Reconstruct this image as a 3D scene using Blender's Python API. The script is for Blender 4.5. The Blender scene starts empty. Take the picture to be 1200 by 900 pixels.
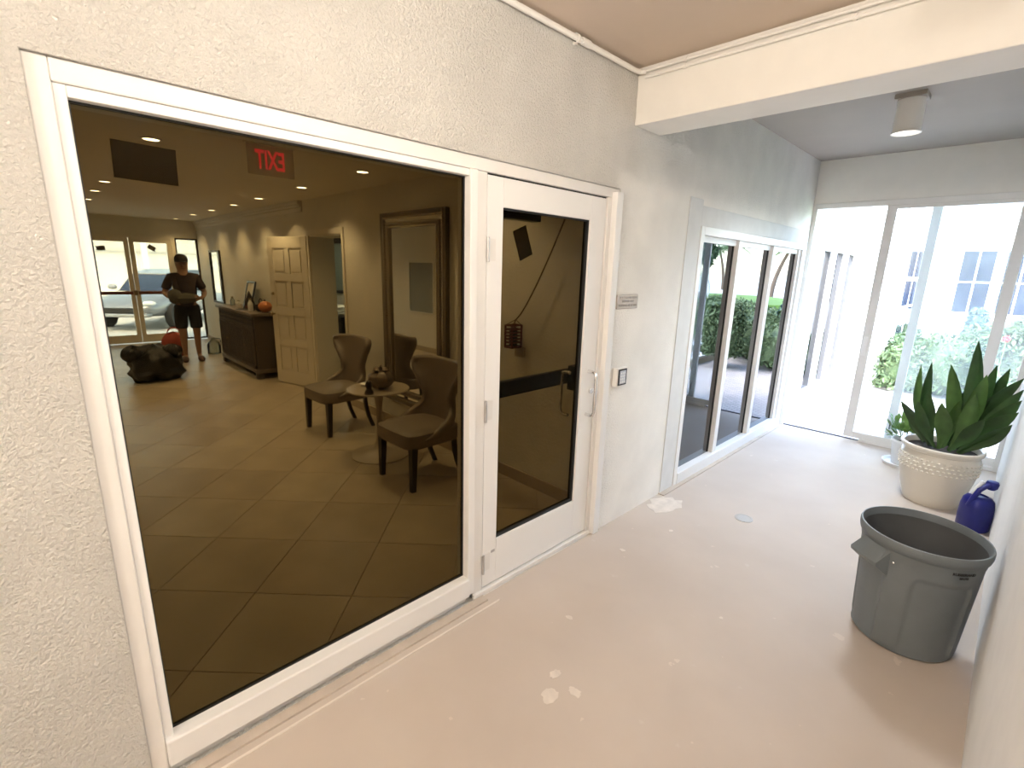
import bpy, bmesh, math, random
from mathutils import Matrix, Vector
R_ = random.Random(7)
PI = math.pi
S = bpy.context.scene
COL = S.collection

# ------------------------------------------------------------------ camera
cam_d = bpy.data.cameras.new('camera'); cam = bpy.data.objects.new('camera', cam_d); COL.objects.link(cam)
cam_d.sensor_width = 36.0; cam_d.lens = 567.1 / 1200 * 36; cam_d.clip_start = 0.02; cam_d.clip_end = 3000
RT = ((0.69739305, 0.71615374, 0.02769028), (0.18537746, -0.14293019, -0.97221714), (-0.69229916, 0.68315063, -0.23243728))
M = Matrix.Identity(4)
for i in range(3):
    M[i][0] = RT[0][i]; M[i][1] = -RT[1][i]; M[i][2] = -RT[2][i]
M.translation = (1.70, 0.0, 1.72)
cam.matrix_world = M
S.camera = cam
S.view_settings.view_transform = 'Standard'; S.view_settings.look = 'None'
S.view_settings.gamma = 1.0; S.view_settings.use_curve_mapping = False
S.view_settings.exposure = 0.55

# ------------------------------------------------------------------ world, sun
W = bpy.data.worlds.new('sky'); S.world = W; W.use_nodes = True
wn = W.node_tree.nodes; wl = W.node_tree.links
bgn = wn['Background']; sky = wn.new('ShaderNodeTexSky')
sky.sky_type = 'NISHITA'; sky.sun_disc = False; sky.sun_elevation = math.radians(52); sky.sun_rotation = math.radians(125)
sky.air_density = 1.0; sky.dust_density = 1.2; sky.ozone_density = 1.0
wl.new(sky.outputs[0], bgn.inputs[0]); bgn.inputs[1].default_value = 2.1
sd = bpy.data.lights.new('sun', 'SUN'); sun = bpy.data.objects.new('sun', sd); COL.objects.link(sun)
sd.energy = 2.8; sd.angle = 0.01; sd.color = (1.0, 0.95, 0.88)
sun.rotation_euler = Vector((-0.5, 0.42, -0.85)).to_track_quat('-Z', 'Y').to_euler()

# lamp powers
P_CORR = 74.0      # corridor ceiling lamps (behind and above the camera)
P_DOWN = 46.0      # lobby downlights
WARM = (1.0, 0.91, 0.80)
WARM2 = (1.0, 0.90, 0.70)

# ------------------------------------------------------------------ materials
def srgb(r, g, b):
    f = lambda c: (c/255/12.92) if c/255 <= .04045 else ((c/255+.055)/1.055)**2.4
    return (f(r), f(g), f(b))
def mat(name, col, rough=.6, metal=0., var=0., vscale=8., bump=0., bscale=60., spec=.5, col2=None, bdist=.01):
    m = bpy.data.materials.new(name); m.use_nodes = True
    n = m.node_tree.nodes; l = m.node_tree.links; b = n['Principled BSDF']
    b.inputs['Base Color'].default_value = (*col, 1); b.inputs['Roughness'].default_value = rough
    b.inputs['Metallic'].default_value = metal; b.inputs['Specular IOR Level'].default_value = spec
    tc = n.new('ShaderNodeTexCoord')
    if var or col2:
        t = n.new('ShaderNodeTexNoise'); t.inputs['Scale'].default_value = vscale; t.inputs['Detail'].default_value = 5
        l.new(tc.outputs['Object'], t.inputs['Vector'])
        r = n.new('ShaderNodeValToRGB'); r.color_ramp.elements[0].position = .35; r.color_ramp.elements[1].position = .68
        c2 = col2 or tuple(min(1, c*(1+var)) for c in col); c1 = tuple(c*(1-var) for c in col) if not col2 else col
        r.color_ramp.elements[0].color = (*c1, 1); r.color_ramp.elements[1].color = (*c2, 1)
        l.new(t.outputs['Fac'], r.inputs['Fac']); l.new(r.outputs['Color'], b.inputs['Base Color'])
    if bump:
        t2 = n.new('ShaderNodeTexNoise'); t2.inputs['Scale'].default_value = bscale; t2.inputs['Detail'].default_value = 4
        l.new(tc.outputs['Object'], t2.inputs['Vector'])
        bp = n.new('ShaderNodeBump'); bp.inputs['Strength'].default_value = bump; bp.inputs['Distance'].default_value = bdist
        l.new(t2.outputs['Fac'], bp.inputs['Height']); l.new(bp.outputs['Normal'], b.inputs['Normal'])
    return m
def emat(name, col, strength):
    m = bpy.data.materials.new(name); m.use_nodes = True
    n = m.node_tree.nodes; b = n['Principled BSDF']
    b.inputs['Base Color'].default_value = (*[c*.8 for c in col], 1)
    b.inputs['Emission Color'].default_value = (*col, 1); b.inputs['Emission Strength'].default_value = strength
    return m
def glass(name, tint, ior, haze=0., hazecol=(1, 1, 1)):
    m = bpy.data.materials.new(name); m.use_nodes = True
    n = m.node_tree.nodes; l = m.node_tree.links; n.remove(n['Principled BSDF']); out = n['Material Output']
    tr = n.new('ShaderNodeBsdfTransparent'); tr.inputs[0].default_value = (*tint, 1)
    gl = n.new('ShaderNodeBsdfGlossy'); gl.inputs['Roughness'].default_value = 0.0; gl.inputs[0].default_value = (.95, .97, 1, 1)
    fr = n.new('ShaderNodeFresnel'); fr.inputs[0].default_value = ior
    mx = n.new('ShaderNodeMixShader'); l.new(fr.outputs[0], mx.inputs[0]); l.new(tr.outputs[0], mx.inputs[1]); l.new(gl.outputs[0], mx.inputs[2])
    last = mx
    if haze:
        tl = n.new('ShaderNodeBsdfTranslucent'); tl.inputs[0].default_value = (*hazecol, 1)
        df = n.new('ShaderNodeBsdfDiffuse'); df.inputs[0].default_value = (*hazecol, 1)
        m3 = n.new('ShaderNodeMixShader'); m3.inputs[0].default_value = .4; l.new(tl.outputs[0], m3.inputs[1]); l.new(df.outputs[0], m3.inputs[2])
        tc = n.new('ShaderNodeTexCoord'); t = n.new('ShaderNodeTexNoise'); t.inputs['Scale'].default_value = 2.5; t.inputs['Detail'].default_value = 6
        l.new(tc.outputs['Object'], t.inputs['Vector'])
        mp = n.new('ShaderNodeMapRange'); mp.inputs[1].default_value = .3; mp.inputs[2].default_value = .7
        mp.inputs[3].default_value = haze*.6; mp.inputs[4].default_value = haze*1.4; l.new(t.outputs['Fac'], mp.inputs[0])
        m2 = n.new('ShaderNodeMixShader'); l.new(mp.outputs[0], m2.inputs[0]); l.new(mx.outputs[0], m2.inputs[1]); l.new(m3.outputs[0], m2.inputs[2]); last = m2
    l.new(last.outputs[0], out.inputs['Surface'])
    return m
def stucco(name, col):
    m = mat(name, col, .85, var=.05, vscale=3.0, spec=.25)
    n = m.node_tree.nodes; l = m.node_tree.links; b = n['Principled BSDF']
    tc = n.new('ShaderNodeTexCoord'); sp = n.new('ShaderNodeSeparateXYZ'); l.new(tc.outputs['Object'], sp.inputs[0])
    nz = n.new('ShaderNodeTexNoise'); nz.inputs['Scale'].default_value = 4; nz.inputs['Detail'].default_value = 6; l.new(tc.outputs['Object'], nz.inputs['Vector'])
    def smooth(sock, a, bb, amp):
        mu = n.new('ShaderNodeMath'); mu.operation = 'MULTIPLY_ADD'; mu.inputs[1].default_value = amp; l.new(nz.outputs['Fac'], mu.inputs[0]); l.new(sock, mu.inputs[2])
        mr = n.new('ShaderNodeMapRange'); mr.inputs[1].default_value = a; mr.inputs[2].default_value = bb; l.new(mu.outputs[0], mr.inputs[0]); return mr.outputs[0]
    near = smooth(sp.outputs[1], 2.95, 2.55, .35)      # rough towards the picture window
    high = smooth(sp.outputs[2], 2.30, 2.45, .25)      # rough above the far window
    mx = n.new('ShaderNodeMath'); mx.operation = 'MAXIMUM'; l.new(near, mx.inputs[0]); l.new(high, mx.inputs[1])
    t1 = n.new('ShaderNodeTexNoise'); t1.inputs['Scale'].default_value = 90; t1.inputs['Detail'].default_value = 6; t1.inputs['Roughness'].default_value = .6; t1.inputs['Distortion'].default_value = .35; l.new(tc.outputs['Object'], t1.inputs['Vector'])
    rp = n.new('ShaderNodeMapRange'); rp.inputs[1].default_value = .34; rp.inputs[2].default_value = .70; l.new(t1.outputs['Fac'], rp.inputs[0])
    st = n.new('ShaderNodeMapRange'); st.inputs[3].default_value = .10; st.inputs[4].default_value = .88; l.new(mx.outputs[0], st.inputs[0])
    bp = n.new('ShaderNodeBump'); bp.inputs['Distance'].default_value = .013; l.new(st.outputs[0], bp.inputs['Strength']); l.new(rp.outputs[0], bp.inputs['Height'])
    l.new(bp.outputs['Normal'], b.inputs['Normal'])
    return m
def concrete(name):
    m = mat(name, (.60, .52, .45), .62, spec=.35)
    n = m.node_tree.nodes; l = m.node_tree.links; b = n['Principled BSDF']; tc = n.new('ShaderNodeTexCoord')
    def noise(s, d=6):
        t = n.new('ShaderNodeTexNoise'); t.inputs['Scale'].default_value = s; t.inputs['Detail'].default_value = d; l.new(tc.outputs['Object'], t.inputs['Vector']); return t.outputs['Fac']
    def ramp(s, p0, p1, c0, c1):
        r = n.new('ShaderNodeValToRGB'); r.color_ramp.elements[0].position = p0; r.color_ramp.elements[1].position = p1
        r.color_ramp.elements[0].color = (*c0, 1); r.color_ramp.elements[1].color = (*c1, 1); l.new(s, r.inputs[0]); return r.outputs[0]
    c = ramp(noise(1.6), .3, .7, (.59, .505, .425), (.69, .605, .52))
    def mixin(cur, fac, colr):
        x = n.new('ShaderNodeMix'); x.data_type = 'RGBA'; l.new(fac, x.inputs[0]); l.new(cur, x.inputs[6]); x.inputs[7].default_value = (*colr, 1); return x.outputs[2]
    c = mixin(c, ramp(noise(6.5, 3), .70, .74, (0, 0, 0), (.45, .45, .45)), (.78, .73, .67))
    c = mixin(c, ramp(noise(9.0, 4), .29, .25, (0, 0, 0), (.35, .35, .35)), (.42, .35, .30))
    l.new(c, b.inputs['Base Color'])
    bp = n.new('ShaderNodeBump'); bp.inputs['Strength'].default_value = .12; bp.inputs['Distance'].default_value = .004; l.new(noise(30), bp.inputs['Height']); l.new(bp.outputs[0], b.inputs['Normal'])
    return m
def pavers(name):
    m = mat(name, (.62, .56, .50), .8)
    n = m.node_tree.nodes; l = m.node_tree.links; b = n['Principled BSDF']; tc = n.new('ShaderNodeTexCoord')
    t = n.new('ShaderNodeTexBrick'); t.inputs['Scale'].default_value = 5.0; t.inputs['Color1'].default_value = (.66, .60, .55, 1); t.inputs['Color2'].default_value = (.50, .45, .42, 1)
    t.inputs['Mortar'].default_value = (.36, .33, .31, 1); t.inputs['Mortar Size'].default_value = .03
    l.new(tc.outputs['Object'], t.inputs['Vector']); l.new(t.outputs['Color'], b.inputs['Base Color'])
    return m

MT = dict(
    stucco=stucco('cream_stucco', (.88, .85, .79)),
    patch=mat('grey_plaster_patch', (.74, .735, .71), .8, var=.03),
    paintspot=mat('dried_paint', (.70, .625, .545), .7, var=.08, vscale=20),
    plain=mat('smooth_white_plaster', (.84, .82, .79), .8, var=.02, spec=.25),
    beam=mat('cream_beam_paint', (.86, .83, .77), .75, var=.015, spec=.25),
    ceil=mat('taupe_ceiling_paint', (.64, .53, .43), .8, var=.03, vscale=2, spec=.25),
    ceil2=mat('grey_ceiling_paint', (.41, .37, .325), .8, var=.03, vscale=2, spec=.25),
    conc=concrete('painted_concrete'),
    mortar=mat('mortar', (.55, .47, .39), .9, var=.08, bump=.3, bscale=40),
    caulk=mat('caulk', (.74, .67, .59), .8),
    alu=mat('white_aluminium', (.85, .835, .81), .42, spec=.4),
    alu2=mat('off_white_paint', (.80, .775, .74), .5, var=.03, vscale=5),
    hinge=mat('brushed_metal', (.55, .53, .52), .3, metal=.8),
    steel=mat('satin_steel', (.80, .80, .80), .25, metal=.85),
    black=mat('black_anodised', (.015, .014, .013), .4),
    gasket=mat('black_gasket', (.01, .01, .01), .6),
    tint=glass('bronze_glass', (.53, .475, .355), 1.10),
    mirrorglass=glass('reflective_window_glass', (.05, .055, .06), 2.0),
    wingglass=glass('wing_window_glass', (.10, .11, .12), 1.22),
    clear=glass('clear_glass', (.95, .97, .97), 1.25),
    dirty=glass('dusty_glass', (.94, .96, .96), 1.3, .09),
    lobglass=glass('entrance_glass', (.9, .92, .92), 1.2),
    card=mat('grey_card', (.10, .085, .065), .8),
    lobwall=mat('textured_lobby_plaster', (.70, .65, .56), .85, var=.04, bump=.5, bscale=45, spec=.2),
    lobceil=mat('lobby_ceiling_paint', (.70, .62, .50), .85),
    lobtile=mat('beige_stone_tile', (.43, .35, .25), .38, var=.12, vscale=2.5, spec=.35),
    lobtile2=mat('tan_stone_tile', (.41, .33, .235), .38, var=.12, vscale=2.5, spec=.35),
    lobtile3=mat('sand_stone_tile', (.45, .37, .265), .38, var=.12, vscale=2.5, spec=.35),
    grout=mat('grout', (.31, .245, .175), .9),
    trim=mat('cream_trim', (.72, .67, .58), .5),
    brownbase=mat('tan_baseboard', (.40, .31, .20), .6),
    doorpaint=mat('cream_door_paint', (.74, .67, .56), .45),
    brass=mat('dull_brass', (.35, .26, .14), .35, metal=.9),
    leather=mat('taupe_leather', (.20, .155, .115), .45, var=.10, vscale=14, bump=.15, bscale=120),
    wood=mat('dark_wood', (.025, .014, .009), .35),
    carved=mat('carved_brown_wood', (.085, .06, .042), .6, var=.25, vscale=20, bump=.4, bscale=90),
    carvedlo=mat('carved_dark_recess', (.035, .025, .018), .7),
    topwood=mat('grey_brown_top', (.16, .12, .09), .45, var=.15),
    tulip=mat('taupe_lacquer', (.38, .31, .23), .35),
    pump=mat('bronze_pumpkin', (.16, .115, .075), .4, metal=.3, var=.2, vscale=12),
    orange=mat('orange_pumpkin', (.55, .19, .06), .5),
    oldgold=mat('dark_old_gold', (.13, .10, .06), .35, metal=.4, var=.3, vscale=50),
    bead=mat('champagne_beading', (.62, .52, .38), .25, metal=.7, var=.25, vscale=60),
    mirror=mat('mirror_silver', (.86, .86, .84), .01, metal=1.0),
    lampwhite=mat('white_lamp_enamel', (.84, .81, .76), .4),
    lampin=emat('frosted_lamp_glass', (1, .9, .78), .6),
    lampon=emat('lit_lamp_glass', (1, .92, .8), 1.5),
    down=emat('downlight_glow', (1, .92, .78), 16.0),
    exitred=emat('exit_red', (1, .05, .06), .9),
    acryl=glass('acrylic_sheet', (.9, .88, .86), 1.3, .04, (.9, .3, .25)),
    canplastic=mat('grey_plastic', (.160, .180, .192), .5, var=.06, vscale=5, bump=.08, bscale=150),
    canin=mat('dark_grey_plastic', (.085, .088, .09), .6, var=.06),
    blacktext=mat('black_print', (.008, .008, .008), .6),
    greytext=mat('grey_print', (.30, .26, .22), .6),
    plaque=mat('bronze_plaque', (.50, .43, .37), .45, metal=.2),
    pot=mat('glazed_cream_ceramic', (.74, .68, .58), .22, bump=.05, bscale=30),
    soil=mat('soil', (.04, .028, .02), .95, bump=.6, bscale=50),
    leafA=mat('deep_green_leaf', (.028, .068, .016), .42, var=.25, vscale=9, spec=.4),
    leafB=mat('mid_green_leaf', (.055, .115, .024), .42, var=.25, vscale=9, spec=.4),
    leafS=mat('light_green_leaf', (.13, .24, .05), .5, var=.2, vscale=15),
    blue=mat('cobalt_plastic', (.006, .010, .155), .35, var=.1),
    whitepl=mat('white_plastic', (.82, .82, .82), .4),
    hedge=mat('hedge_leaf', (.085, .135, .06), .55, vscale=25, col2=(.19, .26, .11)),
    hedge2=mat('dark_hedge_leaf', (.045, .085, .035), .55, vscale=25, col2=(.13, .19, .075)),
    lawn=mat('lawn_grass', (.14, .25, .04), .9, vscale=6, col2=(.23, .36, .08)),
    sand=mat('pale_sand', (.78, .72, .60), .95, var=.05),
    sea=mat('sea_water', (.10, .22, .33), .15),
    pave=pavers('brick_pavers'),
    outwhite=mat('white_render', (.84, .83, .81), .85, var=.02),
    pergola=mat('grey_eave_paint', (.55, .56, .56), .7),
    trunk=mat('bark', (.17, .12, .08), .9, var=.2, vscale=20),
    palm=mat('palm_frond', (.10, .17, .05), .6, var=.2, vscale=9),
    wicker=mat('white_wicker', (.78, .77, .74), .7),
    asphalt=mat('pale_parking_paving', (.55, .54, .52), .9, var=.08),
    carpaint=mat('silver_car_paint', (.30, .32, .35), .28, metal=.5),
    carglass=mat('car_window', (.02, .03, .06), .06),
    tyre=mat('tyre_rubber', (.015, .015, .015), .8),
    headlamp=mat('headlamp', (.75, .78, .8), .1),
    bin=mat('black_plastic_bag', (.012, .010, .009), .28, bump=.5, bscale=18, bdist=.03),
    skin=mat('skin', (.36, .20, .13), .5),
    tee=mat('dark_brown_shirt', (.032, .018, .016), .85, bump=.25, bscale=25),
    shorts=mat('black_shorts', (.012, .011, .012), .9),
    cap=mat('dark_cap', (.03, .022, .02), .8),
    shoe=mat('brown_shoe', (.10, .055, .04), .7),
    towel=mat('grey_green_cloth', (.09, .08, .055), .95, bump=.4, bscale=40),
    red=mat('red_cloth', (.42, .07, .04), .8, bump=.3, bscale=20),
    daylitblue=mat('daylight_blue_wall', (.55, .66, .68), .85),  # window daylight on the side room walls, put into their colour
    cloth=mat('white_cloth', (.80, .79, .76), .9),
    jug=glass('jug_glass', (.80, .83, .78), 1.45),
    board=mat('grey_board', (.25, .25, .24), .7, var=.1, vscale=12),
    rope=mat('jute_cord', (.16, .10, .05), .9),
    redmetal=mat('rust_red_metal', (.16, .045, .03), .6),
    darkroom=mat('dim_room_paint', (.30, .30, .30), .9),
    keyface=mat('keypad_face', (.55, .57, .62), .4),
    teal=mat('blue_conifer', (.07, .13, .12), .6, vscale=25, col2=(.15, .24, .23)),
    drain=mat('drain_cover', (.50, .47, .43), .5, metal=.3),
    darkmetal=mat('dark_track', (.14, .14, .15), .5, metal=.5),
    flower=mat('red_petals', (.6, .03, .03), .6),
)

# ------------------------------------------------------------------ mesh builder
class MB:
    def __init__(s): s.v = []; s.f = []
    def add(s, v, f):
        o = len(s.v); s.v += [tuple(p) for p in v]; s.f += [tuple(i+o for i in q) for q in f]; return s
    def box(s, x0, x1, y0, y1, z0, z1):
        v = [(x, y, z) for x in (x0, x1) for y in (y0, y1) for z in (z0, z1)]
        return s.add(v, [(0, 1, 3, 2), (4, 6, 7, 5), (0, 4, 5, 1), (2, 3, 7, 6), (0, 2, 6, 4), (1, 5, 7, 3)])
    def xbox(s, mtx, hx, hy, hz):
        v = [mtx @ Vector((x, y, z)) for x in (-hx, hx) for y in (-hy, hy) for z in (-hz, hz)]
        return s.add(v, [(0, 1, 3, 2), (4, 6, 7, 5), (0, 4, 5, 1), (2, 3, 7, 6), (0, 2, 6, 4), (1, 5, 7, 3)])
    def lathe(s, prof, c=(0, 0, 0), n=32, caps=True, rf=None):
        m = len(prof); v = []
        for i in range(n):
            a = 2*PI*i/n
            for r, z in prof:
                rr = rf(a, z, r) if rf else r
                v.append((c[0]+rr*math.cos(a), c[1]+rr*math.sin(a), c[2]+z))
        f = [(i*m+j, ((i+1) % n)*m+j, ((i+1) % n)*m+j+1, i*m+j+1) for i in range(n) for j in range(m-1)]
        if caps:
            if prof[0][0] > 1e-6: f.append(tuple(i*m for i in range(n))[::-1])
            if prof[-1][0] > 1e-6: f.append(tuple(i*m+m-1 for i in range(n)))
        return s.add(v, f)
    def tube(s, pts, r, n=8, closed=False):
        P = [Vector(p) for p in pts]; k = len(P); rs = r if isinstance(r, (list, tuple)) else [r]*k; v = []
        up = None
        for i in range(k):
            t = (P[(i+1) % k]-P[i-1]) if closed else (P[min(i+1, k-1)]-P[max(i-1, 0)])
            t.normalize()
            if up is None:
                up = Vector((0, 0, 1)) if abs(t.z) < .9 else Vector((1, 0, 0))
            a = up-t*up.dot(t)
            if a.length < 1e-4: a = t.orthogonal()
            a.normalize(); up = a; b = t.cross(a)
            for j in range(n):
                q = 2*PI*j/n; v.append(P[i]+(a*math.cos(q)+b*math.sin(q))*rs[i])
        kk = k if closed else k-1
        f = [(i*n+j, i*n+(j+1) % n, ((i+1) % k)*n+(j+1) % n, ((i+1) % k)*n+j) for i in range(kk) for j in range(n)]
        if not closed: f += [tuple(range(n))[::-1], tuple((k-1)*n+j for j in range(n))]
        return s.add(v, f)
    def sphere(s, c, rx, ry=None, rz=None, n=16, m=10, fn=None):
        ry = ry or rx; rz = rz or rx; v = []
        for i in range(m+1):
            th = PI*i/m
            for j in range(n):
                ph = 2*PI*j/n; k = fn(th, ph) if fn else 1
                v.append((c[0]+rx*k*math.sin(th)*math.cos(ph), c[1]+ry*k*math.sin(th)*math.sin(ph), c[2]+rz*k*math.cos(th)))
        return s.add(v, [(i*n+j, (i+1)*n+j, (i+1)*n+(j+1) % n, i*n+(j+1) % n) for i in range(m) for j in range(n)])
    def prism(s, poly, z0, z1):
        n = len(poly); v = [(x, y, z0) for x, y in poly]+[(x, y, z1) for x, y in poly]
        return s.add(v, [tuple(range(n))[::-1], tuple(range(n, 2*n))]+[(i, (i+1) % n, n+(i+1) % n, n+i) for i in range(n)])
    def loft(s, rings, cap=True):
        n = len(rings[0]); v = [p for r in rings for p in r]
        f = [(i*n+j, i*n+(j+1) % n, (i+1)*n+(j+1) % n, (i+1)*n+j) for i in range(len(rings)-1) for j in range(n)]
        if cap: f += [tuple(range(n))[::-1], tuple((len(rings)-1)*n+j for j in range(n))]
        return s.add(v, f)
    def build(s, name, m, parent=None, smooth=False, bevel=0., world=True, solid=0., sub=0, fix=True):
        off = Vector((0, 0, 0))
        if parent is not None and world:
            q = parent
            while q: off = off+q.location; q = q.parent
        me = bpy.data.meshes.new(name); me.from_pydata([(p[0]-off.x, p[1]-off.y, p[2]-off.z) for p in s.v], [], s.f)
        if fix:
            bm = bmesh.new(); bm.from_mesh(me); bmesh.ops.remove_doubles(bm, verts=bm.verts, dist=1e-6)
            bmesh.ops.recalc_face_normals(bm, faces=bm.faces); bm.to_mesh(me); bm.free()
        me.materials.append(MT[m])
        if smooth:
            for p in me.polygons: p.use_smooth = True
        o = bpy.data.objects.new(name, me); COL.objects.link(o)
        if parent is not None: o.parent = parent
        if solid:
            md = o.modifiers.new('solid', 'SOLIDIFY'); md.thickness = solid; md.offset = 0
        if sub:
            md = o.modifiers.new('sub', 'SUBSURF'); md.levels = sub; md.render_levels = sub
        if bevel:
            md = o.modifiers.new('bevel', 'BEVEL'); md.width = bevel; md.segments = 2; md.limit_method = 'ANGLE'
        if smooth and not sub:
            try: me.set_sharp_from_angle(angle=math.radians(42))
            except Exception: pass
        return o
def B(x0, x1, y0, y1, z0, z1): return MB().box(x0, x1, y0, y1, z0, z1)
def tag(o, label, cat=None, group=None, kind=None):
    if label: o['label'] = label
    if cat: o['category'] = cat
    if group: o['group'] = group
    if kind: o['kind'] = kind
    return o
def thing(name, label, cat, loc=(0, 0, 0), group=None, rz=0.):
    o = bpy.data.objects.new(name, None); COL.objects.link(o); o.location = loc; o.rotation_euler = (0, 0, rz); o.empty_display_size = .05
    return tag(o, label, cat, group)
def structure(o, label=None): o['kind'] = 'structure'; return tag(o, label)
def sthing(name, label, loc=(0, 0, 0)):
    o = bpy.data.objects.new(name, None); COL.objects.link(o); o.location = loc; o.empty_display_size = .05
    return structure(o, label)
def copytree(o, parent=None):
    c = o.copy(); COL.objects.link(c); c.parent = parent
    for ch in o.children: copytree(ch, c)
    return c
def text_mb(txt, size, place, extrude=.001, bold=0.):
    cu = bpy.data.curves.new('lettering', 'FONT'); cu.body = txt; cu.size = size; cu.extrude = extrude; cu.align_x = 'CENTER'; cu.align_y = 'CENTER'; cu.offset = bold
    ob = bpy.data.objects.new('lettering', cu); COL.objects.link(ob)
    bpy.context.view_layer.update()
    me = bpy.data.meshes.new_from_object(ob.evaluated_get(bpy.context.evaluated_depsgraph_get()))
    mb = MB().add([place(v.co) for v in me.vertices], [tuple(p.vertices) for p in me.polygons])
    bpy.data.objects.remove(ob); bpy.data.curves.remove(cu); bpy.data.meshes.remove(me)
    return mb
def lamp(name, kind, loc, power, color, parent=None, **kw):
    ld = bpy.data.lights.new(name, kind); ld.energy = power; ld.color = color
    for k, v in kw.items(): setattr(ld, k, v)
    o = bpy.data.objects.new(name, ld); COL.objects.link(o)
    if parent: o.parent = parent; o.location = Vector(loc)-parent.location
    else: o.location = loc
    return o

# ================================================================== STRUCTURE
YE = 6.20; XR = 1.88; HN = 2.82; HF = 2.91
structure(B(-.0, XR, -4.0, YE+.06, -.12, 0).build('floor', 'conc'), 'pale painted concrete corridor floor with white blotches')
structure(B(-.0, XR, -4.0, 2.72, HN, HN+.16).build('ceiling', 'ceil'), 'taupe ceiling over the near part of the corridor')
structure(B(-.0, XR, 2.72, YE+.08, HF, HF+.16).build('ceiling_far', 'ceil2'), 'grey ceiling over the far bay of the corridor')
w = MB()
O1 = (.058, 2.518, 2.182); O2 = (3.565, 6.13, 2.06)
w.box(-.2, 0, -4.0, O1[0], -.12, 3.07); w.box(-.2, 0, O1[0], O1[1], O1[2], 3.07); w.box(-.2, 0, O1[1], O2[0], -.12, 3.07)
w.box(-.2, 0, O2[0], O2[1], O2[2], 3.07); w.box(-.2, 0, O2[1], YE+.08, -.12, 3.07); w.box(-.2, 0, O1[0], O1[1], -.12, 0); w.box(-.2, 0, O2[0], O2[1], -.12, 0)
structure(w.build('wall_left', 'stucco'), 'cream rough stucco wall holding the tinted window and door')
structure(B(XR, XR+.18, -4.0, YE+.08, -.12, 3.07).build('wall_right', 'plain'), 'plain white wall on the right of the corridor')
structure(B(-.2, XR+.18, -4.18, -4.0, -.12, 3.07).build('wall_back', 'plain'))
structure(B(0, XR, YE-.02, YE+.08, 2.48, HF).build('wall_end', 'beam'), 'cream band of wall over the sliding glass door')
structure(B(0, XR, 2.60, 2.88, 2.53, HF+.02).build('trim_1', 'beam', bevel=.006), 'wide cream ceiling beam crossing the corridor')
# mortar seam and caulk along the foot of the picture window
structure(B(.0, .045, -.6, 1.50, 0, .010).build('trim_2', 'mortar'), 'rough mortar strip along the foot of the picture window')
structure(B(.077, .086, -.6, 1.55, 0, .004).build('trim_3', 'caulk'), 'thin pale line of caulk on the floor')
structure(B(.0, .05, 3.35, 6.1, 0, .008).build('trim_4', 'mortar'), 'grey mortar strip under the far window')
# smooth plaster band patched around the far window
pb = MB(); pb.box(0, .006, 3.36, 3.565, .0, 2.24); pb.box(0, .006, 3.565, 6.14, 2.06, 2.20)
structure(pb.build('trim_5', 'patch', bevel=.003), 'smooth grey-white plaster patch around the far window')

# ---- window_1 (picture window)
w1 = sthing('window_1', 'large bronze-tinted picture window in a wide white frame', (0, .73, 0))
ms = MB(); y0, y1 = O1[0], O1[1]
B(-.16, -.012, y0, .105, .0, O1[2]).build('outer_jamb', 'alu2', w1, bevel=.004)
B(-.16, -.012, .105, y1, 2.128, O1[2]).build('outer_head', 'alu2', w1, bevel=.004)
B(-.14, -.020, .105, .131, .05, 2.128).build('inner_jamb', 'alu', w1, bevel=.003)
B(-.14, -.020, .131, 1.41, 2.10, 2.128).build('inner_head', 'alu', w1, bevel=.003)
B(-.075, .004, .105, 1.41, .045, .148).build('sill', 'alu', w1, bevel=.006)
B(-.075, -.03, .058, 1.41, .0, .045).build('sill_base', 'alu2', w1)
B(-.10, -.008, 1.406, 1.446, .045, 2.128).build('mullion', 'alu', w1, bevel=.003)
B(-.10, -.020, 1.446, 1.510, .0, 2.128).build('door_jamb', 'alu2', w1, bevel=.003)
B(-.062, -.056, .131, 1.406, .148, 2.10).build('pane', 'tint', w1)
gk = MB(); gk.box(-.066, -.050, .131, .136, .148, 2.10); gk.box(-.066, -.050, 1.401, 1.406, .148, 2.10); gk.box(-.066, -.05, .136, 1.401, .148, .153); gk.box(-.066, -.05, .136, 1.401, 2.095, 2.10)
gk.build('gasket', 'gasket', w1)
# ---- door_1
d1 = sthing('door_1', 'white glass door with tinted pane, black push bar and pull handle', (0, 1.97, 0))
B(-.07, -.022, 1.514, 1.612, .035, 2.120).build('stile', 'alu', d1, bevel=.003)
B(-.07, -.022, 2.278, 2.416, .035, 2.120).build('stile', 'alu', d1, bevel=.003)
B(-.07, -.022, 1.612, 2.278, 1.992, 2.120).build('top_rail', 'alu', d1, bevel=.002)
B(-.07, -.022, 1.612, 2.278, .035, .29).build('bottom_rail', 'alu', d1, bevel=.002)
B(-.050, -.044, 1.612, 2.278, .29, 1.992).build('pane', 'tint', d1)
gk = MB(); gk.box(-.060, -.034, 1.612, 1.618, .29, 1.992); gk.box(-.060, -.034, 2.262, 2.278, .29, 1.992); gk.box(-.06, -.034, 1.618, 2.262, .29, .305); gk.box(-.06, -.034, 1.618, 2.262, 1.984, 1.992)
gk.build('gasket', 'gasket', d1)
B(-.07, -.012, 2.42, 2.455, .0, 2.128).build('strike_jamb', 'alu2', d1, bevel=.003)
B(-.10, .022, 2.455, 2.518, .0, 2.16).build('jamb_casing', 'alu', d1, bevel=.006)
B(-.14, -.004, 1.446, 2.455, .0, .026).build('threshold', 'alu2', d1, bevel=.003)
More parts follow.
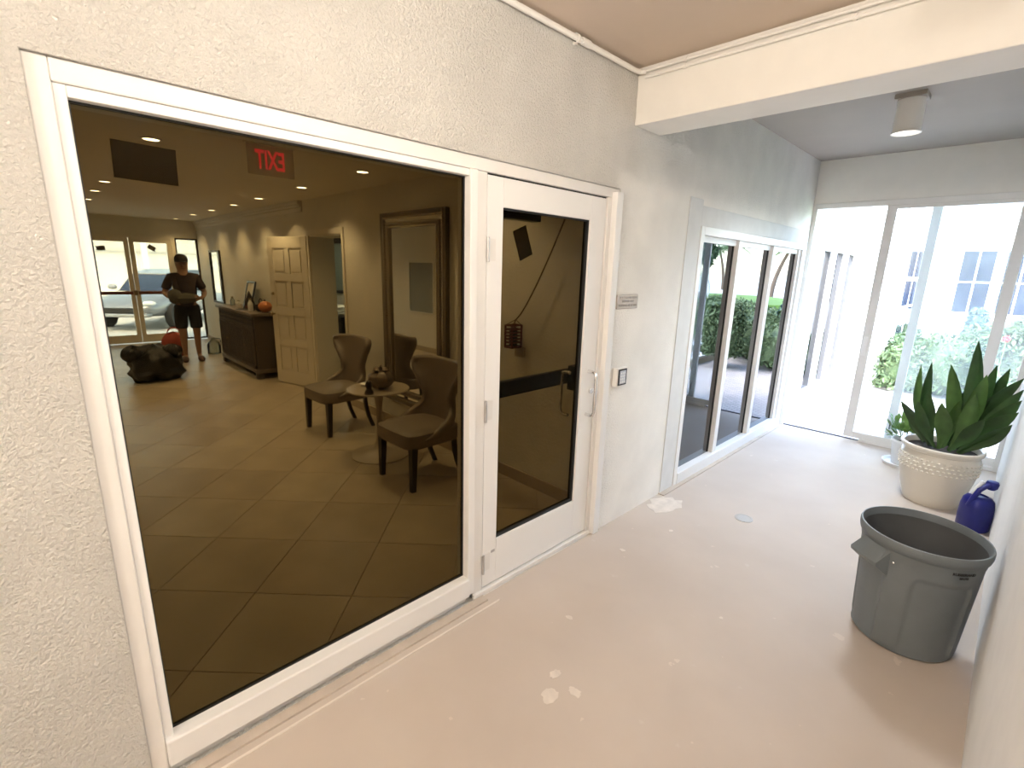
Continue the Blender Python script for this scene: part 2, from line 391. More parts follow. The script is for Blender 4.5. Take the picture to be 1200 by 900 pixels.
for z in (1.80, 1.03, .18):
    h_ = MB(); h_.tube([(-.012, 1.512, z-.055), (-.012, 1.512, z+.055)], .008, 10)
    ho = h_.build('hinge', 'hinge', d1, smooth=True); B(-.0225, -.0195, 1.520, 1.566, z-.05, z+.05).build('hinge_leaf', 'alu2', ho)
B(-.0218, -.0195, 1.575, 1.60, .222, .236).build('maker_plate', 'hinge', d1)
B(-.075, -.03, 1.514, 2.418, 2.1205, 2.1275).build('head_gap', 'gasket', d1)
B(-.07, -.03, 2.4165, 2.4195, .03, 2.112).build('side_gap', 'gasket', d1)
B(-.07, -.03, 1.5105, 1.5135, .03, 2.112).build('side_gap', 'gasket', d1)
# push bar inside, pull handle and its modelled reflection, lock, closer
pb = B(-.175, -.135, 1.50, 2.33, 1.035, 1.125).build('push_bar', 'black', d1, bevel=.008)
MB().box(-.135, -.07, 1.53, 1.60, 1.02, 1.14).box(-.135, -.07, 2.29, 2.40, 1.0, 1.15).build('bar_bracket', 'black', pb)
def pull(y, x0, sgn, zc=.99, hgt=.135, name='pull_handle'):
    pts = []
    for k in range(7):
        a = k/6*PI/2; pts.append((x0+sgn*(.052*math.sin(a)), y, zc+hgt+.02-.03*(1-math.cos(a)) if k else zc+hgt+.02))
    pts = [(x0, y, zc+hgt), (x0+sgn*.035, y, zc+hgt), (x0+sgn*.052, y, zc+hgt-.006), (x0+sgn*.060, y, zc+hgt-.028), (x0+sgn*.060, y, zc-hgt+.028), (x0+sgn*.052, y, zc-hgt+.006), (x0+sgn*.035, y, zc-hgt), (x0, y, zc-hgt)]
    return MB().tube(pts, .0105, 10).build(name, 'steel', d1, smooth=True)
pull(2.345, -.022, 1)
pull(2.205, -.05, -1, 1.0, .130, 'handle_reflection')  # solid copy standing in for the pull handle's reflection in the glass
MB().tube([(-.022, 2.375, 1.0), (-.008, 2.375, 1.0)], .017, 14).build('lock_cylinder', 'steel', d1, smooth=True)
cl = B(-.135, -.075, 1.62, 1.93, 1.955, 2.02).build('door_closer', 'black', d1, bevel=.004)
# ---- window_2 (reflective sliding window)
w2 = sthing('window_2', 'three-light reflective window mirroring the garden', (0, 4.8, 0))
B(-.12, .012, 3.565, 3.625, .0, 2.06).build('jamb', 'alu', w2, bevel=.003)
B(-.12, .012, 6.02, 6.13, .0, 2.06).build('jamb', 'alu', w2, bevel=.003)
B(-.12, .012, 3.625, 6.02, 2.0, 2.06).build('head', 'alu', w2, bevel=.003)
B(-.12, .016, 3.625, 6.02, .0, .10).build('sill', 'alu', w2, bevel=.004)
for y in (4.325, 5.155):
    B(-.09, -.004, y, y+.075, .10, 2.0).build('mullion', 'alu2', w2, bevel=.003)
B(-.09, -.012, 5.965, 6.02, .10, 2.0).build('mullion', 'alu2', w2, bevel=.003)
for a, b in ((3.625, 4.325), (4.40, 5.155), (5.23, 5.965)):
    B(-.056, -.05, a, b, .10, 2.0).build('pane', 'mirrorglass', w2)
    g = MB().box(-.06, -.044, b-.012, b, .10, 2.0).build('gasket', 'gasket', w2)
    B(-.08, -.03, a, b, 1.955, 2.0).build('top_rail', 'alu', w2, bevel=.002)
# dim room behind window_2
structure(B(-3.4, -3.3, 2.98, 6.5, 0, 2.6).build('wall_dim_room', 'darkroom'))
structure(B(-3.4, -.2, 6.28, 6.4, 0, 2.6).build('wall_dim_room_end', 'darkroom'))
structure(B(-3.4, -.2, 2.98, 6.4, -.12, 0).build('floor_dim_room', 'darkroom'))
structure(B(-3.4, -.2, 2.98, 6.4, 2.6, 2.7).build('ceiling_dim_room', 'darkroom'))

# ---- end: sliding glass door (slid open) and fixed light
w3 = sthing('window_3', 'fixed dusty glass panel at the corridor end', (1.4, YE, 0))
B(.0, .045, YE-.03, YE+.07, .0, 2.48).build('jamb', 'alu2', w3, bevel=.003)
B(1.845, XR, YE-.03, YE+.07, .0, 2.48).build('jamb', 'alu2', w3, bevel=.003)
B(.045, 1.845, YE-.03, YE+.07, 2.425, 2.48).build('head', 'alu2', w3, bevel=.003)
B(1.0, 1.075, YE+.025, YE+.06, .05, 2.425).build('stile', 'alu', w3, bevel=.003)
B(1.075, 1.845, YE+.025, YE+.06, .03, .11).build('bottom_rail', 'alu2', w3, bevel=.003)
B(1.075, 1.845, YE+.04, YE+.046, .11, 2.425).build('pane', 'dirty', w3)
B(.045, 1.845, YE+.0, YE+.02, .0, .012).build('track', 'darkmetal', w3)
B(.80, 1.845, YE-.03, YE+.07, .0, .035).build('threshold', 'alu2', w3, bevel=.003)
d2 = sthing('door_2', 'white sliding glass door standing open at the corridor end', (1.2, YE-.01, 0))
B(.655, .735, YE-.03, YE+.005, .035, 2.425).build('stile', 'alu2', d2, bevel=.003)
B(1.60, 1.68, YE-.03, YE+.005, .035, 2.425).build('stile', 'alu2', d2, bevel=.003)
B(.735, 1.60, YE-.03, YE+.005, .035, .10).build('bottom_rail', 'alu2', d2, bevel=.003)
B(.735, 1.60, YE-.03, YE+.005, 2.39, 2.425).build('top_rail', 'alu2', d2, bevel=.003)
B(.735, 1.60, YE-.014, YE-.009, .10, 2.39).build('pane', 'clear', d2)
MB().box(.672, .712, YE-.045, YE-.03, .93, 1.13).build('recessed_pull', 'alu', d2, bevel=.005)
MB().tube([(1.035, YE-.004, .20), (1.035, YE-.012, .22), (1.035, YE-.012, .27), (1.028, YE-.004, .285)], .006, 6).build('latch', 'darkmetal', d2, smooth=True)

# ================================================================== CORRIDOR THINGS
# conduits
c = thing('conduit', 'white pipe running along the wall under the near ceiling', 'pipe', (.02, 1.5, 2.785))
MB().tube([(.022, -3.9, 2.79), (.022, 2.54, 2.79), (.03, 2.572, 2.79), (.06, 2.585, 2.788)], .013, 10).build('pipe', 'lampwhite', c, smooth=True)
for y in (.9, 2.02):
    MB().tube([(.022, y, 2.79), (.022, y+.012, 2.79)], .0185, 10).box(.0, .02, y, y+.012, 2.765, 2.815).build('clamp', 'lampwhite', c)
MB().tube([(.022, 2.06, 2.79), (.022, 2.12, 2.79)], .0175, 12).build('coupling', 'lampwhite', c, smooth=True)
for k, (z, lab) in enumerate(((2.795, 'upper white conduit clipped along the face of the ceiling beam'), (2.765, 'lower white conduit clipped along the face of the ceiling beam'))):
    c = thing('conduit', lab, 'pipe', (.9, 2.585, z))
    MB().tube([(.055, 2.588, z), (1.87, 2.588, z)], .0095, 8).build('pipe', 'lampwhite', c, smooth=True)
    for x in (.28, 1.02, 1.6):
        MB().tube([(x, 2.588, z), (x+.014, 2.588, z)], .0135, 8).build('clamp', 'lampwhite', c)
# ceiling cylinder lamps: one in view, two of the same kind behind and above the camera
def cyl_lamp(x, y, z, lab, on, pw=None, colr=None, k=1.0):
    t = thing('ceiling_lamp', lab, 'lamp', (x, y, z), 'cylinder ceiling lamps')
    B(x-.085, x+.085, y-.085, y+.085, z-.028, z).build('base_plate', 'ceil2', t)
    MB().lathe([(.078, -.028), (.080, -.036), (.078, -.05), (.078, -.222), (.084, -.226), (.084, -.234), (.072, -.234), (.070, -.22), (.0, -.19)], (x, y, z), 36, caps=False).build('shade', 'lampwhite', t, smooth=True)
    MB().lathe([(.069, -.218), (.066, -.228), (.04, -.236), (0, -.238)], (x, y, z), 28, caps=False).build('lens', 'lampon' if on else 'lampin', t, smooth=True)
    if pw: lamp('bulb', 'SPOT', (x, y, z-.245), pw, colr, t, shadow_soft_size=.16, spot_size=math.radians(140), spot_blend=1.0)
    elif on: lamp('bulb', 'POINT', (x, y, z-.31), P_CORR*k, WARM, t, shadow_soft_size=.07)
cyl_lamp(.98, 4.37, HF, 'white cylinder lamp on the grey far ceiling', True, 130, (.88, .94, 1.0))  # its cool spotlight is added to brighten the far bay
cyl_lamp(1.25, .75, HN, 'lit white cylinder lamp above the camera', True, None, None, .42)
cyl_lamp(1.10, -1.9, HN, 'lit white cylinder lamp at the back of the corridor', True)

# plaque and keypad
t = thing('plaque', 'small bronze notice plaque on the wall right of the glass door', 'sign', (.0, 2.67, 1.535))
B(.0, .010, 2.55, 2.785, 1.492, 1.582).build('plate', 'plaque', t, bevel=.008)
def strokes(mb, y0, y1, z, hh, dens):
    r = random.Random(int(z*1000)); y = y0
    while y < y1:
        ww = r.uniform(.004, .008); mb.box(.010, .0108, y, y+ww*.45, z-hh/2, z+hh/2)
        if r.random() < .6: mb.box(.010, .0108, y, y+ww, z+hh/2-.002, z+hh/2)
        if r.random() < .5: mb.box(.010, .0108, y, y+ww, z-.001, z+.001)
        if r.random() < .5: mb.box(.010, .0108, y, y+ww, z-hh/2, z-hh/2+.002)
        y += ww+.0035+(.008 if r.random() < dens else 0)
sm = MB(); strokes(sm, 2.575, 2.77, 1.562, .012, .12); strokes(sm, 2.605, 2.735, 1.539, .012, .15); strokes(sm, 2.57, 2.765, 1.514, .013, .12)
sm.build('lettering', 'greytext', t)
t = thing('keypad', 'small white and black keypad on the wall beside the door handle', 'keypad', (0, 2.64, 1.06))
B(0, .034, 2.575, 2.69, .998, 1.122).build('housing', 'lampwhite', t, bevel=.004)
B(.034, .037, 2.588, 2.682, 1.008, 1.114).build('bezel', 'blacktext', t, bevel=.001)
B(.037, .0385, 2.603, 2.668, 1.018, 1.104).build('face', 'keyface', t)
for i in range(4):
    for j in range(3):
        B(.0385, .0405, 2.608+.020*j, 2.622+.020*j, 1.024+.019*i, 1.036+.019*i).build('key', 'whitepl', t)
# floor drain
t = thing('floor_drain', 'small round drain cover set in the corridor floor', 'drain', (.62, 3.47, 0))
MB().lathe([(.062, 0), (.062, .003), (.05, .005), (.048, .003)], (.62, 3.47, 0), 28, caps=False).build('ring', 'drain', t, smooth=True)
MB().lathe([(.047, 0), (.047, .003), (0.0, .003)], (.62, 3.47, 0), 24, caps=False).build('cover', 'drain', t)

# white paint spots on the corridor floor
def blotch(x, y, rx, ry, seed):
    r = random.Random(seed); n = 18
    pl = [(x+rx*math.cos(2*PI*k/n)*(1+r.uniform(-.28, .2)), y+ry*math.sin(2*PI*k/n)*(1+r.uniform(-.28, .2))) for k in range(n)]
    MB().prism(pl, .0, .0015).build('paint_spot', 'paintspot', bpy.data.objects['floor'])
for q_ in ((.13, 3.22, .11, .18, 1), (.66, 1.30, .035, .04, 3), (.72, 1.39, .03, .022, 4), (.60, 1.40, .02, .03, 5), (.42, 1.72, .02, .014, 6), (.26, 2.45, .02, .015, 7), (.95, 2.30, .010, .012, 9), (1.22, 1.30, .012, .010, 10), (.35, 2.9, .014, .02, 11)): blotch(*q_)
# trash can
CC = (1.605, 2.87); CH = .565
t = thing('trash_can', 'large grey plastic trash can standing by the right wall', 'trash can', (CC[0], CC[1], 0))
def canr(a, z, r):
    # arched panels pressed into the side between four broad ribs
    k = abs(((a-math.radians(-57+45)) % (PI/2))-PI/4)/(PI/4)   # 0 at panel centre, 1 at rib centre
    edge = .70-.10*max(0., (z-.36)/.06)**2 if z > .36 else .70
    pan = max(0., min(1., (edge-k)*22)); top = max(0., min(1., (.425-z)*60))
    return r-(.010*pan*top if z > .03 else 0)
prof = [(.0, .004), (.190, .0), (.203, .012), (.207, .04)]+[(.205+.030*z/CH, z) for z in [.05+.0118*i for i in range(37)]]+[(.234, .49), (.234, .515), (.236, .530)]
MB().lathe(prof, (CC[0], CC[1], 0), 160, caps=False, rf=canr).build('body', 'canplastic', t, smooth=True)
MB().lathe([(.178, .022), (.205, .42), (.222, .46), (.229, .53)], (CC[0], CC[1], 0), 64, caps=False).build('inner_wall', 'canin', t, smooth=True)
MB().lathe([(0.0, .024), (.178, .022)], (CC[0], CC[1], 0), 48, caps=False).build('inner_floor', 'canin', t)
MB().lathe([(.229, .515), (.236, .512), (.243, .518), (.247, .535), (.2475, .556), (.244, .565), (.239, .566), (.2365, .56), (.229, .525)], (CC[0], CC[1], 0), 96, caps=False).build('rim', 'canplastic', t, smooth=True)
for a0 in (math.radians(229), math.radians(49)):
    def cp(a, r, z): return (CC[0]+r*math.cos(a0+a), CC[1]+r*math.sin(a0+a), z)
    hb = MB(); n_ = 8; da = .27
    top = [cp(-da+2*da*i/n_, .236, .505) for i in range(n_+1)]; out = [cp(-da+2*da*i/n_, .292, .445) for i in range(n_+1)]
    out2 = [cp(-da+2*da*i/n_, .290, .430) for i in range(n_+1)]; inn = [cp(-da+2*da*i/n_, .280, .432) for i in range(n_+1)]; inn2 = [cp(-da+2*da*i/n_, .23, .49) for i in range(n_+1)]
    rows = [top, out, out2, inn, inn2]; v = [p for r in rows for p in r]; m_ = n_+1
    f = [(k*m_+i, k*m_+i+1, ((k+1) % 5)*m_+i+1, ((k+1) % 5)*m_+i) for k in range(5) for i in range(n_)]
    f += [tuple(k*m_ for k in range(5)), tuple(k*m_+n_ for k in range(5))]
    hb.add(v, f)
    for s in (-1, 1):   # side gussets joining the grip to the body
        g = [cp(s*da, .230, .505), cp(s*da, .293, .446), cp(s*da, .290, .428), cp(s*da, .226, .375), cp(s*(da+.07), .228, .505), cp(s*(da+.07), .226, .375)]
        hb.add(g, [(0, 1, 2, 3), (0, 4, 1), (1, 4, 5, 2), (2, 5, 3)])
    hb.build('handle', 'canplastic', t)
def onc(a0, z0):
    def pl(co):
        a = a0+co.x/.243; return (CC[0]+(.2395+co.z)*math.cos(a), CC[1]+(.2395+co.z)*math.sin(a), z0+co.y)
    return pl
lb = text_mb('RUBBERMAID', .0165, onc(math.radians(-46), .490), .0006, .0005); lb.build('maker_lettering', 'blacktext', t)
text_mb('BRUTE', .013, onc(math.radians(-46), .472), .0006, .0004).build('model_lettering', 'blacktext', t)
MB().sphere((CC[0]+.237*math.cos(math.radians(253)), CC[1]+.237*math.sin(math.radians(253)), .46), .006, n=8, m=6).build('rivet', 'steel', t, smooth=True)

# big pot with snake plant
PX, PY = 1.515, 4.93
t = thing('planter_pot', 'big glazed cream ceramic pot with embossed band near the right wall', 'pot', (PX, PY, 0))
MB().lathe([(.12, .0), (.168, .0), (.176, .02), (.205, .12), (.228, .22), (.240, .31), (.244, .36), (.238, .405), (.228, .425), (.232, .435), (.250, .445), (.256, .458), (.254, .472), (.244, .478), (.230, .470), (.222, .44), (.215, .40)], (PX, PY, 0), 64, caps=False).build('body', 'pot', t, smooth=True)
MB().lathe([(.228, .425), (.238, .430), (.238, .438), (.230, .442)], (PX, PY, 0), 56, caps=False).build('neck_ring', 'pot', t, smooth=True)
emb = MB(); r9 = random.Random(4)
for i in range(44):
    for k in range(4):
        a = 2*PI*(i+.5*(k % 2))/44+r9.uniform(-.02, .02); z = .29+.030*k; rr = (.238, .2425, .2435, .240)[k]
        p = Vector((PX+rr*math.cos(a), PY+rr*math.sin(a), z)); emb.sphere(p, .011, .011, .008, 6, 4)
eo = emb.build('embossed_band', 'pot', t, smooth=True); eo['kind'] = 'stuff'
MB().lathe([(0, .425), (.222, .43)], (PX, PY, 0), 40, caps=False).build('soil', 'soil', t)
LEAVES = [(1.58,4.97,.45,1.57,5.00,1.29,.150),(1.53,4.98,.45,1.45,5.02,1.09,.130),(1.42,5.0,.45,1.27,5.08,1.05,.085),(1.44,4.94,.45,1.34,4.95,1.10,.105),(1.46,4.89,.45,1.36,4.86,.89,.105),(1.50,4.86,.45,1.46,4.80,.82,.130),(1.44,4.92,.45,1.21,4.92,.76,.12),(1.40,4.97,.45,1.27,5.00,.69,.09),(1.58,4.96,.45,1.70,4.98,1.13,.12),(1.58,4.91,.45,1.66,4.90,1.06,.135),(1.60,5.00,.45,1.77,5.04,1.11,.115),(1.61,4.95,.45,1.85,4.96,1.06,.13),(1.62,4.90,.45,1.86,4.88,.99,.14),(1.63,4.88,.45,1.865,4.84,.92,.135),(1.61,4.86,.45,1.865,4.80,.84,.135),(1.62,4.86,.45,1.85,4.78,.75,.12),(1.56,4.88,.45,1.63,4.84,.92,.135),(1.55,5.01,.45,1.58,5.06,.92,.125),(1.61,5.03,.45,1.69,5.10,1.04,.11),(1.59,4.97,.45,1.82,5.00,.99,.14),(1.48,4.87,.45,1.32,4.82,.80,.10),(1.56,4.85,.45,1.71,4.77,.76,.11),(1.52,4.91,.45,1.55,4.90,.84,.10)]
t = thing('snake_plant', 'broad-leaved dark green snake plant growing in the big cream pot', 'plant', (PX, PY, .44))
camp = Vector((1.70, 0, 1.5))
for i, (x0, y0, z0, x1, y1, z1, wd) in enumerate(LEAVES):
    a = Vector((x0, y0, z0)); b = Vector((x1, y1, z1)); r = random.Random(i*7+1)
    ln = (b-a).length; ax = (b-a).normalized(); face = (camp-b).normalized(); face.rotate(Matrix.Rotation(r.uniform(-.55, .55), 3, ax))
    side = ax.cross(face).normalized(); nrm = side.cross(ax)
    rings = []; K = 9; bend = r.uniform(-.05, .05)*ln; lean = .06*ln
    for k in range(K+1):
        u = k/K; ww = wd*.43*max(.03, (.20+.80*min(1, u/.5)**1.3 if u < .5 else math.cos((u-.5)/.5*PI/2)**.75))
        p = a+ax*ln*u+side*bend*math.sin(PI*u)-nrm*lean*math.sin(PI*u)
        tw = .25*math.sin(u*2+i)
        sd_ = side*math.cos(tw)+nrm*math.sin(tw); nn = nrm*math.cos(tw)-side*math.sin(tw)
        d_ = .20*ww
        rings.append([p-sd_*ww+nn*d_*1.6, p-sd_*ww*.5+nn*d_*.4, p, p+sd_*ww*.5+nn*d_*.4, p+sd_*ww+nn*d_*1.6, p+sd_*ww*.5+nn*(d_*.4-.005), p-nn*.006, p-sd_*ww*.5+nn*(d_*.4-.005)])
    MB().loft(rings).build('leaf', 'leafB' if i in (1, 2, 5, 9, 16, 22) else 'leafA', t, smooth=True)
# small plant in white pot behind
t = thing('potted_plant', 'small leafy plant in a white pot half hidden behind the big pot', 'plant', (1.25, 5.72, 0))
MB().lathe([(.09, 0), (.10, .01), (.125, .22), (.135, .23), (.135, .25), (.122, .25), (.115, .2)], (1.25, 5.72, 0), 28, caps=False).build('pot', 'whitepl', t, smooth=True)
MB().lathe([(0, .21), (.118, .21)], (1.25, 5.72, 0), 20, caps=False).build('soil', 'soil', t)
MB().lathe([(.10, 0), (.16, .0), (.175, .03), (.165, .03), (.15, .012)], (1.25, 5.72, -.0), 28).build('saucer', 'whitepl', t, smooth=True)
r = random.Random(3)
for i in range(56):
    a = r.uniform(0, 2*PI); el = r.uniform(.1, 1.35); ln = r.uniform(.08, .24)
    base = Vector((1.22, 5.70, .27)); dirv = Vector((math.cos(a)*math.cos(el), math.sin(a)*math.cos(el), math.sin(el)))
    c = base+dirv*ln; tx = dirv.cross(Vector((0, 0, 1))).normalized(); s_ = r.uniform(.036, .054)
    fw = (dirv*.7+Vector((r.uniform(-.5, .5), r.uniform(-.5, .5), r.uniform(-.2, .5)))).normalized(); nn = tx.cross(fw)*.01
    MB().add([c-fw*s_, c-tx*s_*.6+nn, c+tx*s_*.6+nn, c+fw*s_*.4-tx*s_*.55+nn, c+fw*s_*.4+tx*s_*.55+nn, c+fw*s_*1.3], [(0, 2, 1), (1, 2, 4, 3), (3, 4, 5)]).build('leaf', 'leafS', t)
st = MB()
for i in range(9):
    a = i*.7; st.tube([(1.22, 5.70, .2), (1.22+.05*math.cos(a), 5.70+.05*math.sin(a), .32), (1.22+.11*math.cos(a), 5.7+.11*math.sin(a), .42)], .003, 5)
st.build('stems', 'leafS', t)
# blue watering can
BX, BY = 1.785, 4.58
t = thing('watering_can', 'blue plastic watering can on the floor between big pot and wall', 'watering can', (BX, BY, 0))
MB().lathe([(.05, 0), (.078, .0), (.088, .015), (.090, .10), (.088, .18), (.080, .225), (.062, .25), (.045, .255), (.04, .245)], (BX, BY, 0), 40, rf=lambda a, z, r: r*(1+.04*math.cos(4*a))).build('body', 'blue', t, smooth=True)
MB().tube([(BX-.045, BY-.055, .18), (BX-.03, BY-.06, .25), (BX-.01, BY-.055, .31), (BX+.025, BY-.03, .35), (BX+.05, BY+.0, .345)], [.017, .016, .016, .016, .018], 10).build('handle', 'blue', t, smooth=True)
MB().lathe([(.02, 0), (.032, .015), (.036, .045), (.03, .06), (.012, .065)], (BX+.045, BY, .315), 20).build('cap', 'blue', t, smooth=True)
MB().tube([(BX-.045, BY+.01, .24), (BX-.02, BY+.015, .31), (BX+.0, BY+.02, .355)], [.018, .016, .014], 10).build('spout', 'whitepl', t, smooth=True)

# ================================================================== LOBBY SHELL
YW = 2.68; YO = -.36; XF = -10.7; LC = 2.50
fl = structure(B(XF-.1, -.2, YO, YW+.3, -.12, -.008).build('floor_lobby', 'grout'), 'lobby floor of large square stone tiles laid diagonally')
def clip(poly, ax, lim, keep_less):
    out = []
    for i in range(len(poly)):
        a, b = poly[i], poly[(i+1) % len(poly)]
        ia = (a[ax] <= lim) == keep_less; ib = (b[ax] <= lim) == keep_less
        if ia: out.append(a)
        if ia != ib:
            k = (lim-a[ax])/(b[ax]-a[ax]); out.append((a[0]+k*(b[0]-a[0]), a[1]+k*(b[1]-a[1])))
    return out
TS = .515; q = TS/2-.0022; full = {}
s2 = math.sqrt(.5)
for i in range(-22, 12):
    for j in range(-20, 6):
        u = (i+.5)*TS-1.03; v = (j+.5)*TS-.15
        cx, cy = (u+v)*s2, (v-u)*s2
        corners = [((u_+v_)*s2, (v_-u_)*s2) for u_, v_ in ((u-q, v-q), (u+q, v-q), (u+q, v+q), (u-q, v+q))]
        if max(p[0] for p in corners) < XF or min(p[0] for p in corners) > -.2 or max(p[1] for p in corners) < YO or min(p[1] for p in corners) > YW: continue
        pl = clip(clip(clip(clip(corners, 0, -.2, True), 0, XF, False), 1, YW, True), 1, YO, False)
        if len(pl) < 3: continue
        mk = ('lobtile', 'lobtile2', 'lobtile3')[R_.randrange(3)]
        inside = all(abs(p[0]-c_[0])+abs(p[1]-c_[1]) < 1e-6 for p, c_ in zip(pl, corners)) and len(pl) == 4
        if inside:
            if mk not in full:
                o = MB().prism([(p[0]-cx, p[1]-cy) for p in corners], -.02, 0).build('tile', mk, None, bevel=.0); full[mk] = o.data
            else:
                o = bpy.data.objects.new('tile', full[mk]); COL.objects.link(o)
            o.parent = fl; o.location = (cx, cy, 0)
        else:
            MB().prism(pl, -.02, 0).build('tile', mk, fl)
structure(B(XF-.1, -.2, YO-.1, YW+.3, LC, LC+.12).build('ceiling_lobby', 'lobceil'), 'plain lobby ceiling dotted with small downlights')
DX0, DX1, DH = -4.84, -3.90, 2.06
w = MB(); w.box(XF, DX0, YW, YW+.3, 0, LC); w.box(DX0, DX1, YW, YW+.3, DH, LC); w.box(DX1, -.2, YW, YW+.3, 0, LC)
structure(w.build('wall_lobby_right', 'lobwall'), 'textured beige lobby wall carrying the tall mirror')
structure(B(XF, -.2, YO-.1, YO, 0, LC).build('wall_lobby_left', 'lobwall'))
w = MB(); w.box(XF-.1, XF, YO, .52, 0, LC); w.box(XF-.1, XF, .52, YW+.3, 2.14, LC)
structure(w.build('wall_lobby_far', 'lobwall'))
bb = MB(); bb.box(XF, DX0-.06, YW-.018, YW, 0, .10); bb.box(DX1+.06, -.2, YW-.018, YW, 0, .10)
structure(bb.build('baseboard_right', 'brownbase', bevel=.004))
structure(B(XF, -.2, YO, YO+.018, 0, .10).build('baseboard_left', 'brownbase'))
cr = MB()
for (a, b, z0, z1) in ((.0, .018, 2.36, 2.42), (.0, .045, 2.42, 2.455), (.0, .065, 2.455, LC)):
    cr.box(XF, -5.0, YW-b, YW-a, z0, z1)
structure(cr.build('trim_6', 'trim', bevel=.006), 'pale crown moulding along the far part of the lobby wall')
# door casing
cs = MB(); cs.box(DX0-.07, DX0, YW-.02, YW, 0, DH+.07); cs.box(DX1, DX1+.05, YW-.02, YW, 0, DH+.07); cs.box(DX0, DX1, YW-.02, YW, DH, DH+.07)
structure(cs.build('trim_7', 'doorpaint', bevel=.004), 'cream casing of the open lobby doorway')
jb = MB(); jb.box(DX0, DX0+.015, YW, YW+.32, 0, DH); jb.box(DX1-.015, DX1, YW, YW+.32, 0, DH); jb.box(DX0, DX1, YW, YW+.32, DH-.015, DH)
structure(jb.build('trim_8', 'doorpaint'), 'cream lining of the open lobby doorway')
# room seen through the doorway
structure(B(-9.6, -3.5, 4.7, 4.8, 0, 2.5).build('wall_side_room', 'daylitblue'))
structure(B(-9.6, -3.5, 2.98, 4.8, -.12, 0).build('floor_side_room', 'lobtile2'))
structure(B(-9.6, -3.5, 2.98, 4.8, 2.5, 2.6).build('ceiling_side_room', 'lobceil'))
structure(B(-9.7, -9.6, 2.98, 4.8, 0, 2.5).build('wall_side_room_left', 'daylitblue'))
structure(B(-3.5, -3.4, 2.98, 4.8, 0, 2.5).build('wall_side_room_right', 'daylitblue'))
t = thing('ceiling_lamp', 'added unseen ceiling lamp lighting the side room behind the open door', 'lamp', (-6.6, 3.9, 2.5))  # unseen lamp, added to supply the side room's cool window light
MB().lathe([(.14, 0), (.15, -.02), (.12, -.06), (0, -.08)], (-6.6, 3.9, 2.5), 24, caps=False).build('shade', 'lampwhite', t, smooth=True)
lamp('bulb', 'POINT', (-6.6, 3.9, 2.3), 34, (.82, .93, 1.0), t, shadow_soft_size=.1)
t = thing('curtain_valance', 'dark wooden valance high on the wall of the side room', 'valance', (-8.1, 4.66, 2.2))
for k in range(4): B(-8.9, -7.3, 4.60-.01*k, 4.70, 2.12+.055*k, 2.165+.055*k).build('board', 'carved', t)
t = thing('wooden_chest', 'dark wooden chest seen through the open doorway', 'chest', (-6.9, 3.95, 0))
B(-7.6, -6.2, 3.7, 4.2, .0, .80).build('body', 'carvedlo', t, bevel=.01); B(-7.65, -6.15, 3.66, 4.24, .80, .84).build('top', 'wood', t, bevel=.006)
for k in range(3): B(-7.56+.47*k, -7.14+.47*k, 3.685, 3.70, .14, .74).build('drawer_front', 'carved', t, bevel=.006)
t = thing('folded_cloth', 'white folded cloths lying on the chest in the side room', 'cloth', (-6.9, 3.95, .84))
for k in range(3): B(-7.4+.03*k, -6.4-.05*k, 3.75, 4.15, .84+.045*k, .883+.045*k).build('fold', 'cloth', t, bevel=.018)
t = thing('armchair', 'pale cushioned chair back above the chest in the side room', 'chair', (-7.2, 4.4, 0))
B(-7.7, -6.7, 4.3, 4.55, .4, 1.16).build('backrest', 'cloth', t, bevel=.06); B(-7.75, -6.65, 4.28, 4.58, 1.16, 1.20).build('rail', 'wood', t, bevel=.01)
for x in (-7.7, -6.75): B(x, x+.06, 4.5, 4.56, 0, .42).build('leg', 'wood', t)
B(-7.7, -6.7, 4.26, 4.56, .30, .42).build('seat', 'cloth', t, bevel=.03)

# downlights
dl = [(-1.10, 2.20), (-2.45, 2.20), (-3.83, 2.22), (-5.26, 2.24), (-6.40, 2.26), (-7.60, 2.26), (-8.83, 2.26), (-10.26, 2.26), (-1.15, .72), (-2.55, .72), (-3.85, .72), (-5.27, .72), (-6.33, .72), (-7.60, .74), (-9.0, .74)]  # first of each row is unseen, added to brighten the lobby near the door
proto = None
names = ['added unseen first', 'second', 'third', 'fourth', 'fifth', 'sixth', 'seventh', 'eighth']
for i, (x, y) in enumerate(dl):
    row = 'mirror-side' if i < 8 else 'left-hand'; k = i if i < 8 else i-8
    lab = '%s small round downlight from the window in the %s ceiling row' % (names[k], row)
    if proto is None:
        proto = thing('downlight', lab, 'downlight', (0, 0, LC), 'recessed lobby downlights')
        MB().lathe([(.045, .0), (.062, -.002), (.062, -.008), (.050, -.008), (.045, .0)], (0, 0, LC), 24, caps=False).build('ring', 'lampwhite', proto, smooth=True)
        MB().lathe([(.047, -.004), (0, -.005)], (0, 0, LC), 20, caps=False).build('lens', 'down', proto)
        t = proto
    else:
        t = proto.copy(); COL.objects.link(t); t['label'] = lab
        for ch in proto.children:
            if ch.type != 'MESH': continue
            c2 = ch.copy(); COL.objects.link(c2); c2.parent = t
    t.location = (x, y, LC)
    lo = lamp('beam', 'SPOT', (0, 0, 0), P_DOWN*(.5 if i == 0 else .15 if i == 8 else 1.0 if i < 8 else .9), WARM2, None, shadow_soft_size=.04, spot_size=math.radians(125), spot_blend=.9)
    lo.parent = t; lo.location = (0, 0, -.03)

